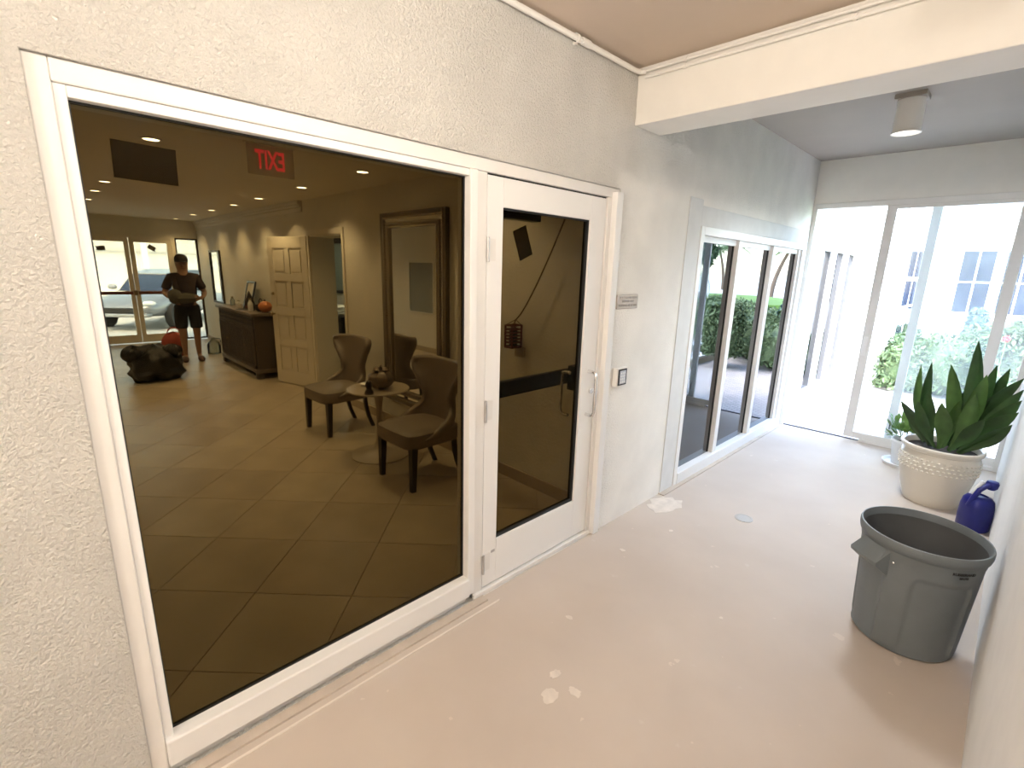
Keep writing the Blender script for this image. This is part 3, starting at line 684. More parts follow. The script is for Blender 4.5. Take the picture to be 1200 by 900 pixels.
# exit sign
t = thing('exit_sign', 'glowing red exit sign hanging from the lobby ceiling, seen from behind', 'sign', (-2.0, 1.29, LC))
B(-2.004, -1.996, 1.14, 1.44, 2.285, 2.475).build('panel', 'acryl', t)
B(-2.02, -1.98, 1.13, 1.45, 2.475, LC).build('ceiling_bracket', 'trim', t)
text_mb('EXIT', .175, lambda co: (-2.008-co.z, 1.290-co.x*.53, 2.380+co.y*.95), .001, .004).build('lettering', 'exitred', t)

# taped cards
def taped(lab, x, y, z, wy, hz, ang):
    m = Matrix.Translation((x, y, z)) @ Matrix.Rotation(ang, 4, 'X')
    o = MB().xbox(m, .0012, wy/2, hz/2).build('taped_card', 'card'); tag(o, lab, 'card', 'cards taped to the glass'); return o
taped('dark card stuck to the top left of the picture window', -.066, .279, 1.977, .147, .097, -.03)
taped('tilted dark card stuck to the tinted glass of the near door', -.054, 1.778, 1.843, .095, .148, .38)
taped('small card stuck on the left leaf of the far entrance doors', XF+.03, 1.06, 1.88, .13, .085, .12)
taped('tilted small card stuck on the right leaf of the far entrance doors', XF+.03, 1.86, 1.92, .13, .085, -.6)

# ---- wing chairs
def backfn():
    mb = MB(); NU, NV = 20, 16; prof = []
    zs = [.40+.58*k/NV for k in range(NV+1)]
    def hw(z):
        pts = [(.40, .262), (.50, .245), (.60, .195), (.67, .182), (.77, .235), (.87, .310), (.94, .328), (.98, .300)]
        for (a, wa), (b, wb) in zip(pts, pts[1:]):
            if z <= b+1e-6:
                k = (z-a)/(b-a); k = k*k*(3-2*k); return wa+(wb-wa)*k
        return pts[-1][1]
    def wrap(z):
        if z < .60: k = (.60-z)/.20; return .06+.34*min(1, k)**1.5
        return .06+.06*math.sin(min(1, (z-.60)/.3)*PI/2)
    def cy(z): return .215+.10*max(0, (z-.45))**1.1   # the back leans
    v = []
    for z in zs:
        for i in range(NU+1):
            u = -1+2*i/NU
            zz = z-(.025*u*u if z > .9 else 0)
            v.append((hw(z)*math.sin(u*PI/2)/1.0, cy(z)-wrap(z)*abs(u)**2.6, zz))
    mb.add(v, [(k*(NU+1)+i, k*(NU+1)+i+1, (k+1)*(NU+1)+i+1, (k+1)*(NU+1)+i) for k in range(NV) for i in range(NU)])
    return mb
def wing_chair(lab, x, y, rz):
    t = thing('wing_chair', lab, 'chair', (x, y, 0), 'taupe wing chairs', rz)
    n = 24; sp = []
    for z, s_ in ((.345, .96), (.36, 1.0), (.42, 1.01), (.455, .99), (.472, .90), (.476, .5)):
        ring = []
        for k in range(n):
            a = 2*PI*k/n; c_, s1 = math.cos(a), math.sin(a)
            ring.append((.262*s_*math.copysign(abs(c_)**.35, c_), -.02+.265*s_*math.copysign(abs(s1)**.35, s1), z))
        sp.append(ring)
    MB().loft(sp).build('seat', 'leather', t, smooth=True, world=False)
    backfn().build('backrest', 'leather', t, smooth=True, world=False, solid=.055, sub=1)
    for sx in (-1, 1):
        MB().loft([[(sx*.225+a*.019, -.235+b*.019, .0) for a, b in ((-1, -1), (1, -1), (1, 1), (-1, 1))], [(sx*.222+a*.027, -.225+b*.027, .36) for a, b in ((-1, -1), (1, -1), (1, 1), (-1, 1))]]).build('leg', 'wood', t, world=False)
        MB().loft([[(sx*.19+a*.016, yy+b*.017, z) for a, b in ((-1, -1), (1, -1), (1, 1), (-1, 1))] for yy, z in ((.285, 0), (.235, .12), (.205, .25), (.195, .37))]).build('leg', 'wood', t, world=False)
    return t
wing_chair('taupe leather wing chair beside the open panelled door', -3.13, 2.18, .06)
wing_chair('taupe leather wing chair nearest the window, in front of the tall mirror', -1.53, 2.14, .02)
# ---- tulip table
t = thing('side_table', 'round pedestal side table between the two wing chairs', 'table', (-2.17, 2.12, 0))
MB().lathe([(.02, .612), (.24, .612), (.272, .622), (.275, .630), (.270, .636), (0, .636)], (-2.17, 2.12, 0), 48, caps=False).build('table_top', 'tulip', t, smooth=True)
MB().lathe([(.26, 0), (.262, .008), (.22, .018), (.12, .035), (.06, .07), (.036, .14), (.027, .26), (.027, .44), (.04, .55), (.075, .605), (.08, .612)], (-2.17, 2.12, 0), 40).build('pedestal', 'tulip', t, smooth=True)
TZ = .636
t = thing('pumpkin', 'ribbed bronze-brown pumpkin ornament on the side table', 'ornament', (-2.12, 2.12, TZ))
MB().sphere((-2.12, 2.12, TZ+.089), .118, .118, .088, 40, 14, fn=lambda th, ph: 1-.07*abs(math.sin(4*ph))**.6 if 0 < th < PI else 1).build('body', 'pump', t, smooth=True)
MB().tube([(-2.12, 2.12, TZ+.155), (-2.115, 2.12, TZ+.19), (-2.09, 2.11, TZ+.215)], [.024, .014, .012], 8).build('stem', 'pump', t, smooth=True)
for k in range(4):
    a = k*1.5+.4; MB().sphere((-2.12+.05*math.cos(a), 2.12+.05*math.sin(a), TZ+.178), .035, .026, .012, 10, 6).build('leaf', 'pump', t, smooth=True)
t = thing('ornament', 'small dark figurine standing in front of the bronze pumpkin', 'ornament', (-2.02, 1.95, TZ))
MB().lathe([(.035, 0), (.038, .02), (.022, .05), (.03, .075), (.024, .105), (.01, .12), (0, .122)], (-2.02, 1.95, TZ), 16, caps=False).build('figure', 'wood', t, smooth=True)
MB().lathe([(.042, 0), (.042, .008), (0, .008)], (-2.02, 1.95, TZ), 16, caps=False).build('foot', 'pump', t)
t = thing('saucer', 'small white dish at the left side of the bronze pumpkin', 'dish', (-2.30, 2.08, TZ))
MB().lathe([(.03, 0), (.05, .006), (.062, .022), (.058, .022), (.03, .008), (0, .008)], (-2.30, 2.08, TZ), 20, caps=False).build('bowl', 'cloth', t, smooth=True)
# ---- tall mirror
t = thing('wall_mirror', 'tall mirror in a beaded champagne frame behind the wing chairs', 'mirror', (-2.39, YW, .30))
MX0, MX1, MZ0, MZ1 = -2.94, -1.84, .30, 2.22
def frame4(name, ins, wd, d0, d1, m, bev):
    x0, x1, z0, z1 = MX0+ins, MX1-ins, MZ0+ins, MZ1-ins
    B(x0, x0+wd, YW-d1, YW-d0, z0, z1).build(name, m, t, bevel=bev); B(x1-wd, x1, YW-d1, YW-d0, z0, z1).build(name, m, t, bevel=bev)
    B(x0+wd, x1-wd, YW-d1, YW-d0, z0, z0+wd).build(name, m, t, bevel=bev); B(x0+wd, x1-wd, YW-d1, YW-d0, z1-wd, z1).build(name, m, t, bevel=bev)
frame4('outer_moulding', 0, .045, .0, .055, 'oldgold', .008)
frame4('mirror_strip', .045, .055, .0, .035, 'mirror', .002)
frame4('inner_moulding', .10, .04, .0, .05, 'oldgold', .006)
B(MX0+.14, MX1-.14, YW-.028, YW-.002, MZ0+.14, MZ1-.14).build('mirror_glass', 'mirror', t)
bd = MB()
for ins, st_, rr in ((.008, .034, .010), (.048, .030, .011), (.102, .028, .010), (.138, .024, .009)):
    x0, x1, z0, z1 = MX0+ins, MX1-ins, MZ0+ins, MZ1-ins; yy = YW-.048
    n1 = int((x1-x0)/st_); n2 = int((z1-z0)/st_)
    pts = [(x0+(x1-x0)*k/n1, z) for k in range(n1+1) for z in (z0, z1)]+[(x, z0+(z1-z0)*k/n2) for k in range(1, n2) for x in (x0, x1)]
    for x, z in pts: bd.sphere((x, yy, z), rr, n=6, m=4)
o = bd.build('beading', 'bead', t, smooth=True); o['kind'] = 'stuff'
# ---- open panelled door leaf
lx, ly, hx, hy = -5.66, 2.42, -4.90, 2.655
ang = math.atan2(hy-ly, hx-lx); ln = math.hypot(hx-lx, hy-ly)
t = structure(thing('door_3', None, None, (lx, ly, 0), None, ang), 'cream eight-panel door standing wide open against the lobby wall')
LH = 2.05
def bl(name, a, b, z0, z1, d0, d1, m='doorpaint', bv=.0, par=t): return B(a, b, d0, d1, z0, z1).build(name, m, par, bevel=bv, world=False)
bl('slab', 0, ln, .01, LH, .012, .030)
st_w = .105; mid = ln/2
bl('stile', 0, st_w, .01, LH, -.002, .012, bv=.003); bl('stile', ln-st_w, ln, .01, LH, -.002, .012, bv=.003)
rows = [(.20, .56), (.66, 1.0), (1.10, 1.46), (1.56, 1.90)]
prev = .01
for a, b in rows+[(LH, LH)]:
    bl('rail', st_w, ln-st_w, prev, a, -.002, .012, bv=.003); prev = b
for a, b in rows:
    bl('muntin', mid-.045, mid+.045, a, b, -.002, .012, bv=.003)
    for u0, u1 in ((st_w, mid-.045), (mid+.045, ln-st_w)):
        bl('panel', u0+.03, u1-.03, a+.03, b-.03, .003, .012, bv=.006)
MB().tube([(.055, -.002, 1.0), (.055, -.04, 1.0)], .012, 10).sphere((.055, -.055, 1.0), .027, .022, .027, 12, 8).build('knob', 'brass', t, smooth=True, world=False)
MB().tube([(.055, -.002, 1.28), (.055, -.022, 1.28)], .022, 12).build('deadbolt', 'brass', t, smooth=True, world=False)
for z in (.25, 1.05, 1.82): MB().tube([(ln+.008, .01, z-.05), (ln+.008, .01, z+.05)], .009, 8).build('hinge', 'brass', t, smooth=True, world=False)
# ---- carved sideboard
SX0, SX1, SY0, SH = -7.78, -5.94, 2.25, .98
t = thing('sideboard', 'carved dark brown wooden sideboard along the lobby wall', 'sideboard', ((SX0+SX1)/2, 2.45, 0))
B(SX0, SX1, SY0, YW-.02, .12, SH-.045).build('body', 'carved', t, bevel=.004)
B(SX0-.04, SX1+.04, SY0-.04, YW-.02, SH-.045, SH).build('top', 'topwood', t, bevel=.008)
B(SX0-.02, SX1+.02, SY0-.025, YW-.02, .085, .15).build('plinth', 'topwood', t, bevel=.01)
for x in (SX0, SX1-.10):
    for y in (SY0-.02, YW-.14): B(x, x+.10, y, y+.10, 0, .09).build('foot', 'carved', t, bevel=.012)
nD = 4; dw = (SX1-SX0-.06)/nD
for k in range(nD):
    a = SX0+.03+k*dw+.012; b = a+dw-.024
    dr = B(a, b, SY0-.012, SY0, .78, .91).build('drawer', 'carvedlo', t, bevel=.003)
    cv = MB()
    for m_ in range(7):
        xx = a+(b-a)*(m_+.5)/7; cv.xbox(Matrix.Translation((xx, SY0-.016, .845)) @ Matrix.Rotation(PI/4, 4, 'Y'), .022, .004, .022)
    cv.box(a, b, SY0-.020, SY0-.010, .775, .79).box(a, b, SY0-.020, SY0-.010, .90, .915)
    cv.build('carving', 'carved', dr)
    dd = B(a, b, SY0-.012, SY0, .17, .755).build('door', 'carvedlo', t, bevel=.003)
    cv = MB()
    for x_, w_ in ((a, .035), (b-.035, .035)): cv.box(x_, x_+w_, SY0-.024, SY0-.010, .17, .755)
    for z_ in (.17, .72): cv.box(a, b, SY0-.024, SY0-.010, z_, z_+.035)
    for i_ in range(3):
        for j_ in range(5):
            cx_ = a+.035+(b-a-.07)*(i_+.5)/3; cz_ = .205+.515*(j_+.5)/5
            for an in (PI/4, -PI/4): cv.xbox(Matrix.Translation((cx_, SY0-.014, cz_)) @ Matrix.Rotation(an, 4, 'Y'), .062, .005, .009)
    cv.build('carved_lattice', 'carved', dd)
    MB().sphere((b-.017 if k % 2 == 0 else a+.017, SY0-.034, .47), .011, n=10, m=6).build('knob', 'brass', dd, smooth=True)
# things on the sideboard
t = thing('picture_frame', 'thin dark picture frame leaning on the wall above the sideboard', 'frame', (-7.2, 2.55, SH))
fm = Matrix.Translation((-7.15, 2.575, SH+.21)) @ Matrix.Rotation(-.25, 4, 'X')
for (x0, x1, z0, z1) in ((-.20, -.17, -.21, .21), (.17, .20, -.21, .21), (-.17, .17, -.21, -.18), (-.17, .17, .18, .21)):
    MB().xbox(fm @ Matrix.Translation(((x0+x1)/2, 0, (z0+z1)/2)), (x1-x0)/2, .012, (z1-z0)/2).build('frame_side', 'wood', t)
MB().xbox(fm @ Matrix.Translation((0, .006, 0)), .17, .003, .18).build('picture', 'lobwall', t)
t = thing('witch_hat', 'black pointed witch hat lying on the sideboard', 'hat', (-6.65, 2.42, SH))
MB().lathe([(.20, 0), (.19, .008), (.10, .015), (.085, .06), (.05, .16), (.02, .25), (0, .29)], (-6.65, 2.42, SH), 28, caps=False, rf=lambda a, z, r: r*(1+.06*math.sin(3*a))).build('cone', 'cap', t, smooth=True)
MB().lathe([(.092, .02), (.095, .03), (.088, .06), (.084, .06)], (-6.65, 2.42, SH), 24, caps=False).build('band', 'redmetal', t, smooth=True)
for i, (x, y, hh, m_, lab) in enumerate(((-7.5, 2.40, .15, 'jug', 'tall clear glass jar at the far end of the sideboard'), (-7.02, 2.36, .12, 'cloth', 'short white jar left of the witch hat'), (-6.9, 2.45, .15, 'jug', 'clear glass jar right beside the witch hat'), (-6.36, 2.34, .19, 'cloth', 'white bottle at the near corner of the sideboard'))):
    t = thing('jar', lab, 'jar', (x, y, SH))
    MB().lathe([(.03, 0), (.036, .01), (.036, hh*.6), (.018, hh*.75), (.016, hh*.9), (0, hh*.9)], (x, y, SH), 18, caps=False).build('body', m_, t, smooth=True)
    MB().lathe([(.019, hh*.88), (.019, hh), (0, hh)], (x, y, SH), 14, caps=False).build('lid', 'brass', t, smooth=True)
t = thing('pumpkin', 'orange pumpkin on the near end of the sideboard', 'pumpkin', (-6.05, 2.45, SH))
MB().sphere((-6.045, 2.45, SH+.085), .10, .10, .085, 32, 12, fn=lambda th, ph: 1-.06*abs(math.sin(5*ph))**.6).build('body', 'orange', t, smooth=True)
MB().tube([(-6.05, 2.45, SH+.155), (-6.045, 2.45, SH+.19)], [.014, .01], 8).build('stem', 'wood', t, smooth=True)
t = thing('basket', 'dark woven basket between the bottle and the orange pumpkin', 'basket', (-6.26, 2.46, SH))
MB().lathe([(.05, 0), (.07, .01), (.085, .09), (.09, .10), (.08, .10), (.065, .02), (0, .02)], (-6.26, 2.46, SH), 24, caps=False, rf=lambda a, z, r: r*(1+.03*math.sin(12*a))).build('body', 'carvedlo', t, smooth=True)
MB().tube([(-6.26+.085*math.cos(k/10*PI), 2.46, SH+.09+.10*math.sin(k/10*PI)) for k in range(11)], .007, 6).build('handle', 'carvedlo', t, smooth=True)
# ---- framed mirror by far entrance
t = thing('wall_mirror', 'small dark framed mirror on the wall beyond the sideboard', 'mirror', (-9.4, YW, .9))
B(-9.72, -9.08, YW-.012, YW-.001, .92, 1.86).build('mirror_glass', 'mirror', t)
for (x0, x1, z0, z1) in ((-9.76, -9.72, .88, 1.90), (-9.08, -9.04, .88, 1.90), (-9.72, -9.08, .88, .92), (-9.72, -9.08, 1.86, 1.90)): B(x0, x1, YW-.035, YW, z0, z1).build('frame_side', 'wood', t, bevel=.004)
# ---- board on the opposite wall (seen in the tall mirror)
t = thing('notice_board', 'grey notice board reflected in the tall mirror', 'board', (-6.75, YO, 1.3))
B(-7.14, -6.3, YO+.001, YO+.02, .80, 1.78).build('panel', 'board', t, bevel=.003)
for (x0, x1, z0, z1) in ((-7.16, -7.14, .78, 1.80), (-6.3, -6.28, .78, 1.80), (-7.14, -6.3, .78, .80), (-7.14, -6.3, 1.78, 1.80)): B(x0, x1, YO+.001, YO+.028, z0, z1).build('frame_side', 'trim', t)
# ---- hanging red cage ornament behind door
t = thing('hanging_lantern', 'rust-red metal cage lantern hanging on the wall behind the glass door', 'lantern', (-.92, YW-.09, 1.12))
cx_, cy_, cz_ = -.92, YW-.095, 1.22
cg = MB()
for dx in (-.036, .036):
    for dy in (-.05, .05): cg.box(cx_+dx-.006, cx_+dx+.006, cy_+dy-.006, cy_+dy+.006, cz_-.08, cz_+.08)
for z in (-.08, -.05, -.025, 0, .025, .05, .08):
    cg.box(cx_-.041, cx_+.041, cy_-.056, cy_-.046, cz_+z-.005, cz_+z+.005); cg.box(cx_-.041, cx_+.041, cy_+.046, cy_+.056, cz_+z-.005, cz_+z+.005)
    cg.box(cx_-.041, cx_-.031, cy_-.05, cy_+.05, cz_+z-.005, cz_+z+.005); cg.box(cx_+.031, cx_+.041, cy_-.05, cy_+.05, cz_+z-.005, cz_+z+.005)
cg.build('cage', 'redmetal', t)
B(cx_-.041, cx_+.041, cy_-.055, cy_+.055, cz_-.092, cz_-.08).build('base', 'redmetal', t)
B(cx_-.022, cx_+.022, cy_-.02, cy_+.02, cz_-.08, cz_+.05).build('core', 'wood', t)
B(cx_-.045, cx_+.045, YW-.03, YW-.002, cz_-.17, cz_-.092).build('wall_plate', 'brownbase', t)
hk = MB()
for dx in (-.036, .036):
    for dy in (-.05, .05): hk.tube([(cx_+dx, cy_+dy, cz_+.08), (cx_+.02, cy_, cz_+.125)], .003, 5)
hk.build('hanger', 'rope', t)
rp = [(cx_+.02, cy_, cz_+.12)]
for k in range(1, 13):
    u = k/12; rp.append((cx_+.02+.60*u, cy_+.04*u, cz_+.12+1.14*u**1.25))
MB().tube(rp, .006, 6).build('cord', 'rope', t, smooth=True)
# ---- black bag
t = thing('black_bag', 'black plastic bag slumped on the lobby floor by the person', 'bag', (-6.85, 1.13, 0))
nz_ = [(random.Random(5).uniform(0, 6), 1) for _ in range(3)]
MB().sphere((-6.85, 1.13, .235), .33, .32, .25, 40, 24, fn=lambda th, ph: (1+.10*math.sin(3*ph+2*th)+.06*math.sin(7*ph-3*th)+.04*math.sin(11*th+5*ph))*(1.12 if th > 1.9 else 1)).build('body', 'bin', t, smooth=True)
MB().sphere((-6.80, .90, .40), .14, .13, .10, 24, 14, fn=lambda th, ph: 1+.22*math.sin(4*ph+th)+.1*math.sin(9*ph)).build('gathered_top', 'bin', t, smooth=True)
MB().sphere((-6.8, 1.36, .40), .11, .12, .09, 24, 14, fn=lambda th, ph: 1+.2*math.sin(3*ph+1)+.1*math.sin(8*ph)).build('folded_flap', 'bin', t, smooth=True)
for o in (o for o in t.children): pass
# ---- jug, red bag
t = thing('glass_jug', 'clear glass jug standing on the lobby floor below the small mirror', 'jug', (-8.62, 2.30, 0))
MB().lathe([(.09, 0), (.11, .01), (.115, .17), (.08, .23), (.035, .27), (.035, .31), (.03, .31)], (-8.62, 2.30, 0), 28).build('body', 'jug', t, smooth=True)
MB().tube([(-8.62, 2.34, .29), (-8.62, 2.41, .28), (-8.62, 2.42, .22), (-8.62, 2.39, .2)], .009, 6).build('handle', 'jug', t, smooth=True)
t = thing('red_bag', 'red cloth bag standing behind the legs of the person', 'bag', (-8.75, 1.72, 0))
MB().sphere((-8.75, 1.72, .21), .15, .19, .215, 28, 18, fn=lambda th, ph: (1+.06*math.sin(3*ph+th)+.05*math.sin(6*ph))*(1.08 if th > 2 else 1)).build('body', 'red', t, smooth=True)
MB().tube([(-8.75, 1.72+.10*math.cos(k/8*PI), .40+.12*math.sin(k/8*PI)) for k in range(9)], .012, 6).build('strap', 'red', t, smooth=True)

# ---- person
def skin(name, pts, edges, m, parent, sub=2, root=0):
    me = bpy.data.meshes.new(name); me.from_pydata([p[:3] for p in pts], edges, []); me.materials.append(MT[m])
    o = bpy.data.objects.new(name, me); COL.objects.link(o); o.parent = parent
    o.modifiers.new('skin', 'SKIN').use_smooth_shade = True
    if not me.skin_vertices: me.skin_vertices.new() if hasattr(me.skin_vertices, 'new') else None
    for i, p in enumerate(pts):
        sv = me.skin_vertices[0].data[i]; rr = p[3]; sv.radius = rr if isinstance(rr, tuple) else (rr, rr)
        sv.use_root = (i == root)
    sb = o.modifiers.new('sub', 'SUBSURF'); sb.levels = sub; sb.render_levels = sub
    return o
person = thing('person', 'person in dark t-shirt, cap and black shorts holding a bundle by the far doors', 'person', (-8.1, 1.85, 0), None, -.10)
V = []; E_ = []
def vtx(x, y, z, r, link=None):
    V.append((x, y, z, r)); i = len(V)-1
    if link is not None: E_.append((link, i))
    return i
pel = vtx(0, 0, .95, (.13, .165)); sp1 = vtx(-.01, 0, 1.10, (.115, .145), pel); ch = vtx(0, 0, 1.28, (.125, .165), sp1); nb = vtx(-.01, 0, 1.45, (.075, .085), ch)
nk = vtx(0, 0, 1.52, .052, nb); hd = vtx(.015, 0, 1.60, (.085, .072), nk); ht = vtx(.01, 0, 1.69, (.088, .076), hd); hc = vtx(0, 0, 1.745, (.05, .045), ht)
no = vtx(.105, 0, 1.615, .012, hd)
for s_ in (-1, 1):
    vtx(.01, s_*.082, 1.625, .016, hd)
    hip = vtx(0, s_*.095, .88, .092, pel); kn = vtx(.02, s_*.10, .50, .058, hip); cf = vtx(-.01, s_*.10, .34, .054, kn); an = vtx(-.02, s_*.10, .09, .036, cf); toe = vtx(.12, s_*.125, .035, .035, an)
    sh = vtx(-.005, s_*.165, 1.42, .064, nb); el_ = vtx(-.02, s_*.29, 1.16, .042, sh); wr = vtx(.19, s_*.22, 1.09, .029, el_); pm = vtx(.26, s_*.17, 1.09, (.018, .038), wr)
    for f_ in range(4):
        b0 = vtx(.285+.004*f_, s_*(.15-.006*f_), 1.125-.022*f_, .010, pm); b1 = vtx(.305, s_*(.118-.004*f_), 1.122-.022*f_, .009, b0); vtx(.300, s_*(.092+.006*f_), 1.120-.022*f_, .008, b1)
    t0 = vtx(.255, s_*.145, 1.13, .011, pm); vtx(.268, s_*.11, 1.148, .009, t0)
skin('body', V, E_, 'skin', person)
SV = [(0, 0, .885, (.16, .195)), (-.01, 0, 1.10, (.135, .17)), (0, 0, 1.28, (.145, .19)), (-.01, 0, 1.44, (.095, .12)), (-.01, 0, 1.50, (.066, .07))]; SE = [(0, 1), (1, 2), (2, 3), (3, 4)]
for s_ in (-1, 1):
    k = len(SV); SV += [(-.005, s_*.17, 1.425, .082), (-.012, s_*.25, 1.27, .072), (-.016, s_*.268, 1.22, .070)]; SE += [(3, k), (k, k+1), (k+1, k+2)]
skin('shirt', SV, SE, 'tee', person, 2, 2)
PV = [(0, 0, 1.03, (.135, .17)), (0, 0, .92, (.14, .175))]; PE = [(0, 1)]
for s_ in (-1, 1):
    k = len(PV); PV += [(0, s_*.10, .84, .112), (.01, s_*.105, .60, .100), (.012, s_*.105, .56, .100)]; PE += [(1, k), (k, k+1), (k+1, k+2)]
skin('shorts', PV, PE, 'shorts', person, 2, 1)
MB().lathe([(.094, 1.675), (.097, 1.70), (.092, 1.745), (.065, 1.785), (.03, 1.80), (0, 1.803)], (.0, 0, 0), 28, caps=False, rf=lambda a, z, r: r*(1+.08*abs(math.cos(a)))).build('cap', 'cap', person, smooth=True, world=False)
MB().add([(.08*math.cos(a)+.015, .088*math.sin(a), 1.685) for a in [-1.2+.3*k for k in range(9)]]+[(.17*math.cos(a)+.01, .085*math.sin(a), 1.668) for a in [-1.2+.3*k for k in range(9)]], [(k, k+1, 10+k, 9+k) for k in range(8)]).build('cap_brim', 'cap', person, smooth=True, world=False, solid=.006)
for s_ in (-1, 1):
    MB().sphere((.098, s_*.033, 1.638), .011, .016, .009, 10, 8).build('eye', 'wood', person, smooth=True, world=False)
    MB().sphere((.06, s_*.118, .04), .15, .052, .052, 18, 10).build('shoe', 'shoe', person, smooth=True, world=False)
MB().sphere((.098, 0, 1.567), .008, .026, .007, 10, 6).build('mouth', 'redmetal', person, smooth=True, world=False)
MB().lathe([(.088, 1.60), (.092, 1.65), (.093, 1.69)], (-.012, 0, 0), 24, caps=False, rf=lambda a, z, r: r if math.cos(a) < .25 else r*.72).build('hair', 'wood', person, smooth=True, world=False)
t = thing('cloth_bundle', 'grey-green cloth bundle held in the hands of the person', 'cloth', (-7.78, 1.82, 1.09))
MB().sphere((-7.85, 1.80, 1.09), .09, .20, .08, 28, 14, fn=lambda th, ph: 1+.07*math.sin(5*ph+2*th)+.05*math.sin(9*th)).build('roll', 'towel', t, smooth=True)
MB().sphere((-7.86, 1.66, 1.12), .08, .10, .11, 22, 12, fn=lambda th, ph: 1+.1*math.sin(4*ph+3*th)).build('fold', 'towel', t, smooth=True)

# ---- far entrance doors
d4 = sthing('door_4', 'far pair of cream glass entrance doors to the parking', (XF, 1.5, 0))
for a, b in ((.56, 1.495), (1.505, 2.20)):
    lw = .075
    lf = B(XF-.06, XF-.01, a, a+lw, .02, 2.10).build('stile', 'doorpaint', d4, bevel=.003)
    B(XF-.06, XF-.01, b-lw, b, .02, 2.10).build('stile', 'doorpaint', d4, bevel=.003)
    B(XF-.06, XF-.01, a+lw, b-lw, 2.02, 2.10).build('top_rail', 'doorpaint', d4, bevel=.003)
    B(XF-.06, XF-.01, a+lw, b-lw, .02, .18).build('bottom_rail', 'doorpaint', d4, bevel=.003)
    B(XF-.038, XF-.032, a+lw, b-lw, .18, 2.02).build('pane', 'lobglass', d4)
    B(XF+.03, XF+.07, a+.04, b-.04, 1.0, 1.06).build('push_bar', 'redmetal', d4, bevel=.006)
B(XF-.08, XF+.01, 2.20, 2.27, 0, 2.14).build('jamb', 'doorpaint', d4); B(XF-.08, XF+.01, .52, .56, 0, 2.14).build('jamb', 'doorpaint', d4); B(XF-.08, XF+.01, .56, 2.20, 2.10, 2.14).build('head', 'doorpaint', d4)
B(XF-.01, XF+.03, 1.47, 1.53, .98, 1.08).build('lock_case', 'brass', d4, bevel=.004)
w5 = sthing('window_5', 'narrow dark framed sidelight right of the far entrance doors', (XF, 2.46, 0))
for (a, b, z0, z1) in ((2.27, 2.295, .03, 2.14), (2.645, 2.68, .03, 2.14), (2.295, 2.645, .03, .06), (2.295, 2.645, 2.11, 2.14)): B(XF-.05, XF, a, b, z0, z1).build('frame_side', 'wood', w5)
B(XF-.03, XF-.025, 2.295, 2.645, .06, 2.11).build('pane', 'lobglass', w5)

# ================================================================== GARDEN BEYOND THE CORRIDOR
structure(B(-.3, 4.2, YE+.06, 16.0, -.14, -.02).build('ground_patio', 'pave'), 'sunlit brick-paved patio outside the corridor')
structure(B(-60, 220, 6.3, 120, -.6, -.16).build('ground_sand', 'sand'), 'pale sand beyond the lawn')
tag(B(-900, 1600, 120, 2400, -.7, -.55).build('sea', 'sea'), 'strip of blue sea at the horizon', 'sea')
structure(MB().prism([(3.4, 6.4), (3.4, 10.2), (4.6, 12.2), (6.0, 24.0), (1.0, 26.5), (10, 34), (26, 34), (26, 6.4)], -.2, .42).build('ground_lawn', 'lawn'), 'green lawn terrace above the patio')
t = thing('garden_steps', 'low white-edged garden steps up to the lawn', 'steps', (3.0, 9.3, 0))
for k in range(3):
    B(2.35+.35*k, 3.5, 8.4, 10.2, -.02+.15*k, .09+.15*k).build('riser', 'mortar', t); B(2.33+.35*k, 3.5, 8.38, 10.22, .09+.15*k, .13+.15*k).build('tread', 'outwhite', t, bevel=.006)
# foliage
def leaf_cloud(mb, boxes, n, size, seed, flat=.0):
    r = random.Random(seed)
    for _ in range(n):
        cx, cy, cz, rx, ry, rz = boxes[r.randrange(len(boxes))]
        th = math.acos(r.uniform(-.55, 1)); ph = r.uniform(0, 2*PI); k = r.uniform(.82, 1.06)
        sx = math.sin(th)*math.cos(ph); sy = math.sin(th)*math.sin(ph); sz = math.cos(th)
        pw = .7
        p = Vector((cx+rx*k*math.copysign(abs(sx)**pw, sx), cy+ry*k*math.copysign(abs(sy)**pw, sy), cz+rz*k*math.copysign(abs(sz)**pw, sz)))
        a = Vector((r.gauss(0, 1), r.gauss(0, 1), r.gauss(0, 1))).normalized(); b = a.orthogonal().normalized(); b.rotate(Matrix.Rotation(r.uniform(0, 6.28), 3, a)); s = size*r.uniform(.6, 1.25); c_ = a.cross(b)*.15*s
        mb.add([p-a*s, p+b*s*.45+c_, p+a*s, p-b*s*.45+c_], [(0, 1, 2, 3)])
    return mb
def core(mb, boxes, k=.84):
    for cx, cy, cz, rx, ry, rz in boxes:
        mb.sphere((cx, cy, cz), rx*k, ry*k, rz*k, 14, 9, fn=lambda th, ph: 1+.08*math.sin(4*ph+3*th)+.06*math.sin(7*th))
    return mb
def bush(name, label, cat, boxes, n, size, seed, m, group=None, stem=None):
    c0 = boxes[0]; t = thing(name, label, cat, (c0[0], c0[1], 0), group)
    core(MB(), boxes).build('inner_growth', m, t, smooth=True)
    o = leaf_cloud(MB(), boxes, n, size, seed).build('foliage', m, t, fix=False); o['kind'] = 'stuff'
    if stem: MB().tube(*stem).build('trunk', 'trunk', t, smooth=True)
    return t
bush('hedge', 'long clipped green hedge across the patio outside the glass', 'hedge', [(.68, 9.95, .30, .40, .45, .40), (1.15, 10.05, .40, .5, .55, .50), (1.7, 10.55, .50, .55, .6, .60), (2.2, 11.1, .5, .6, .65, .6), (2.75, 11.9, .5, .6, .65, .62), (3.3, 12.7, .52, .6, .65, .62), (3.9, 13.5, .52, .6, .65, .62)], 9000, .055, 11, 'hedge')
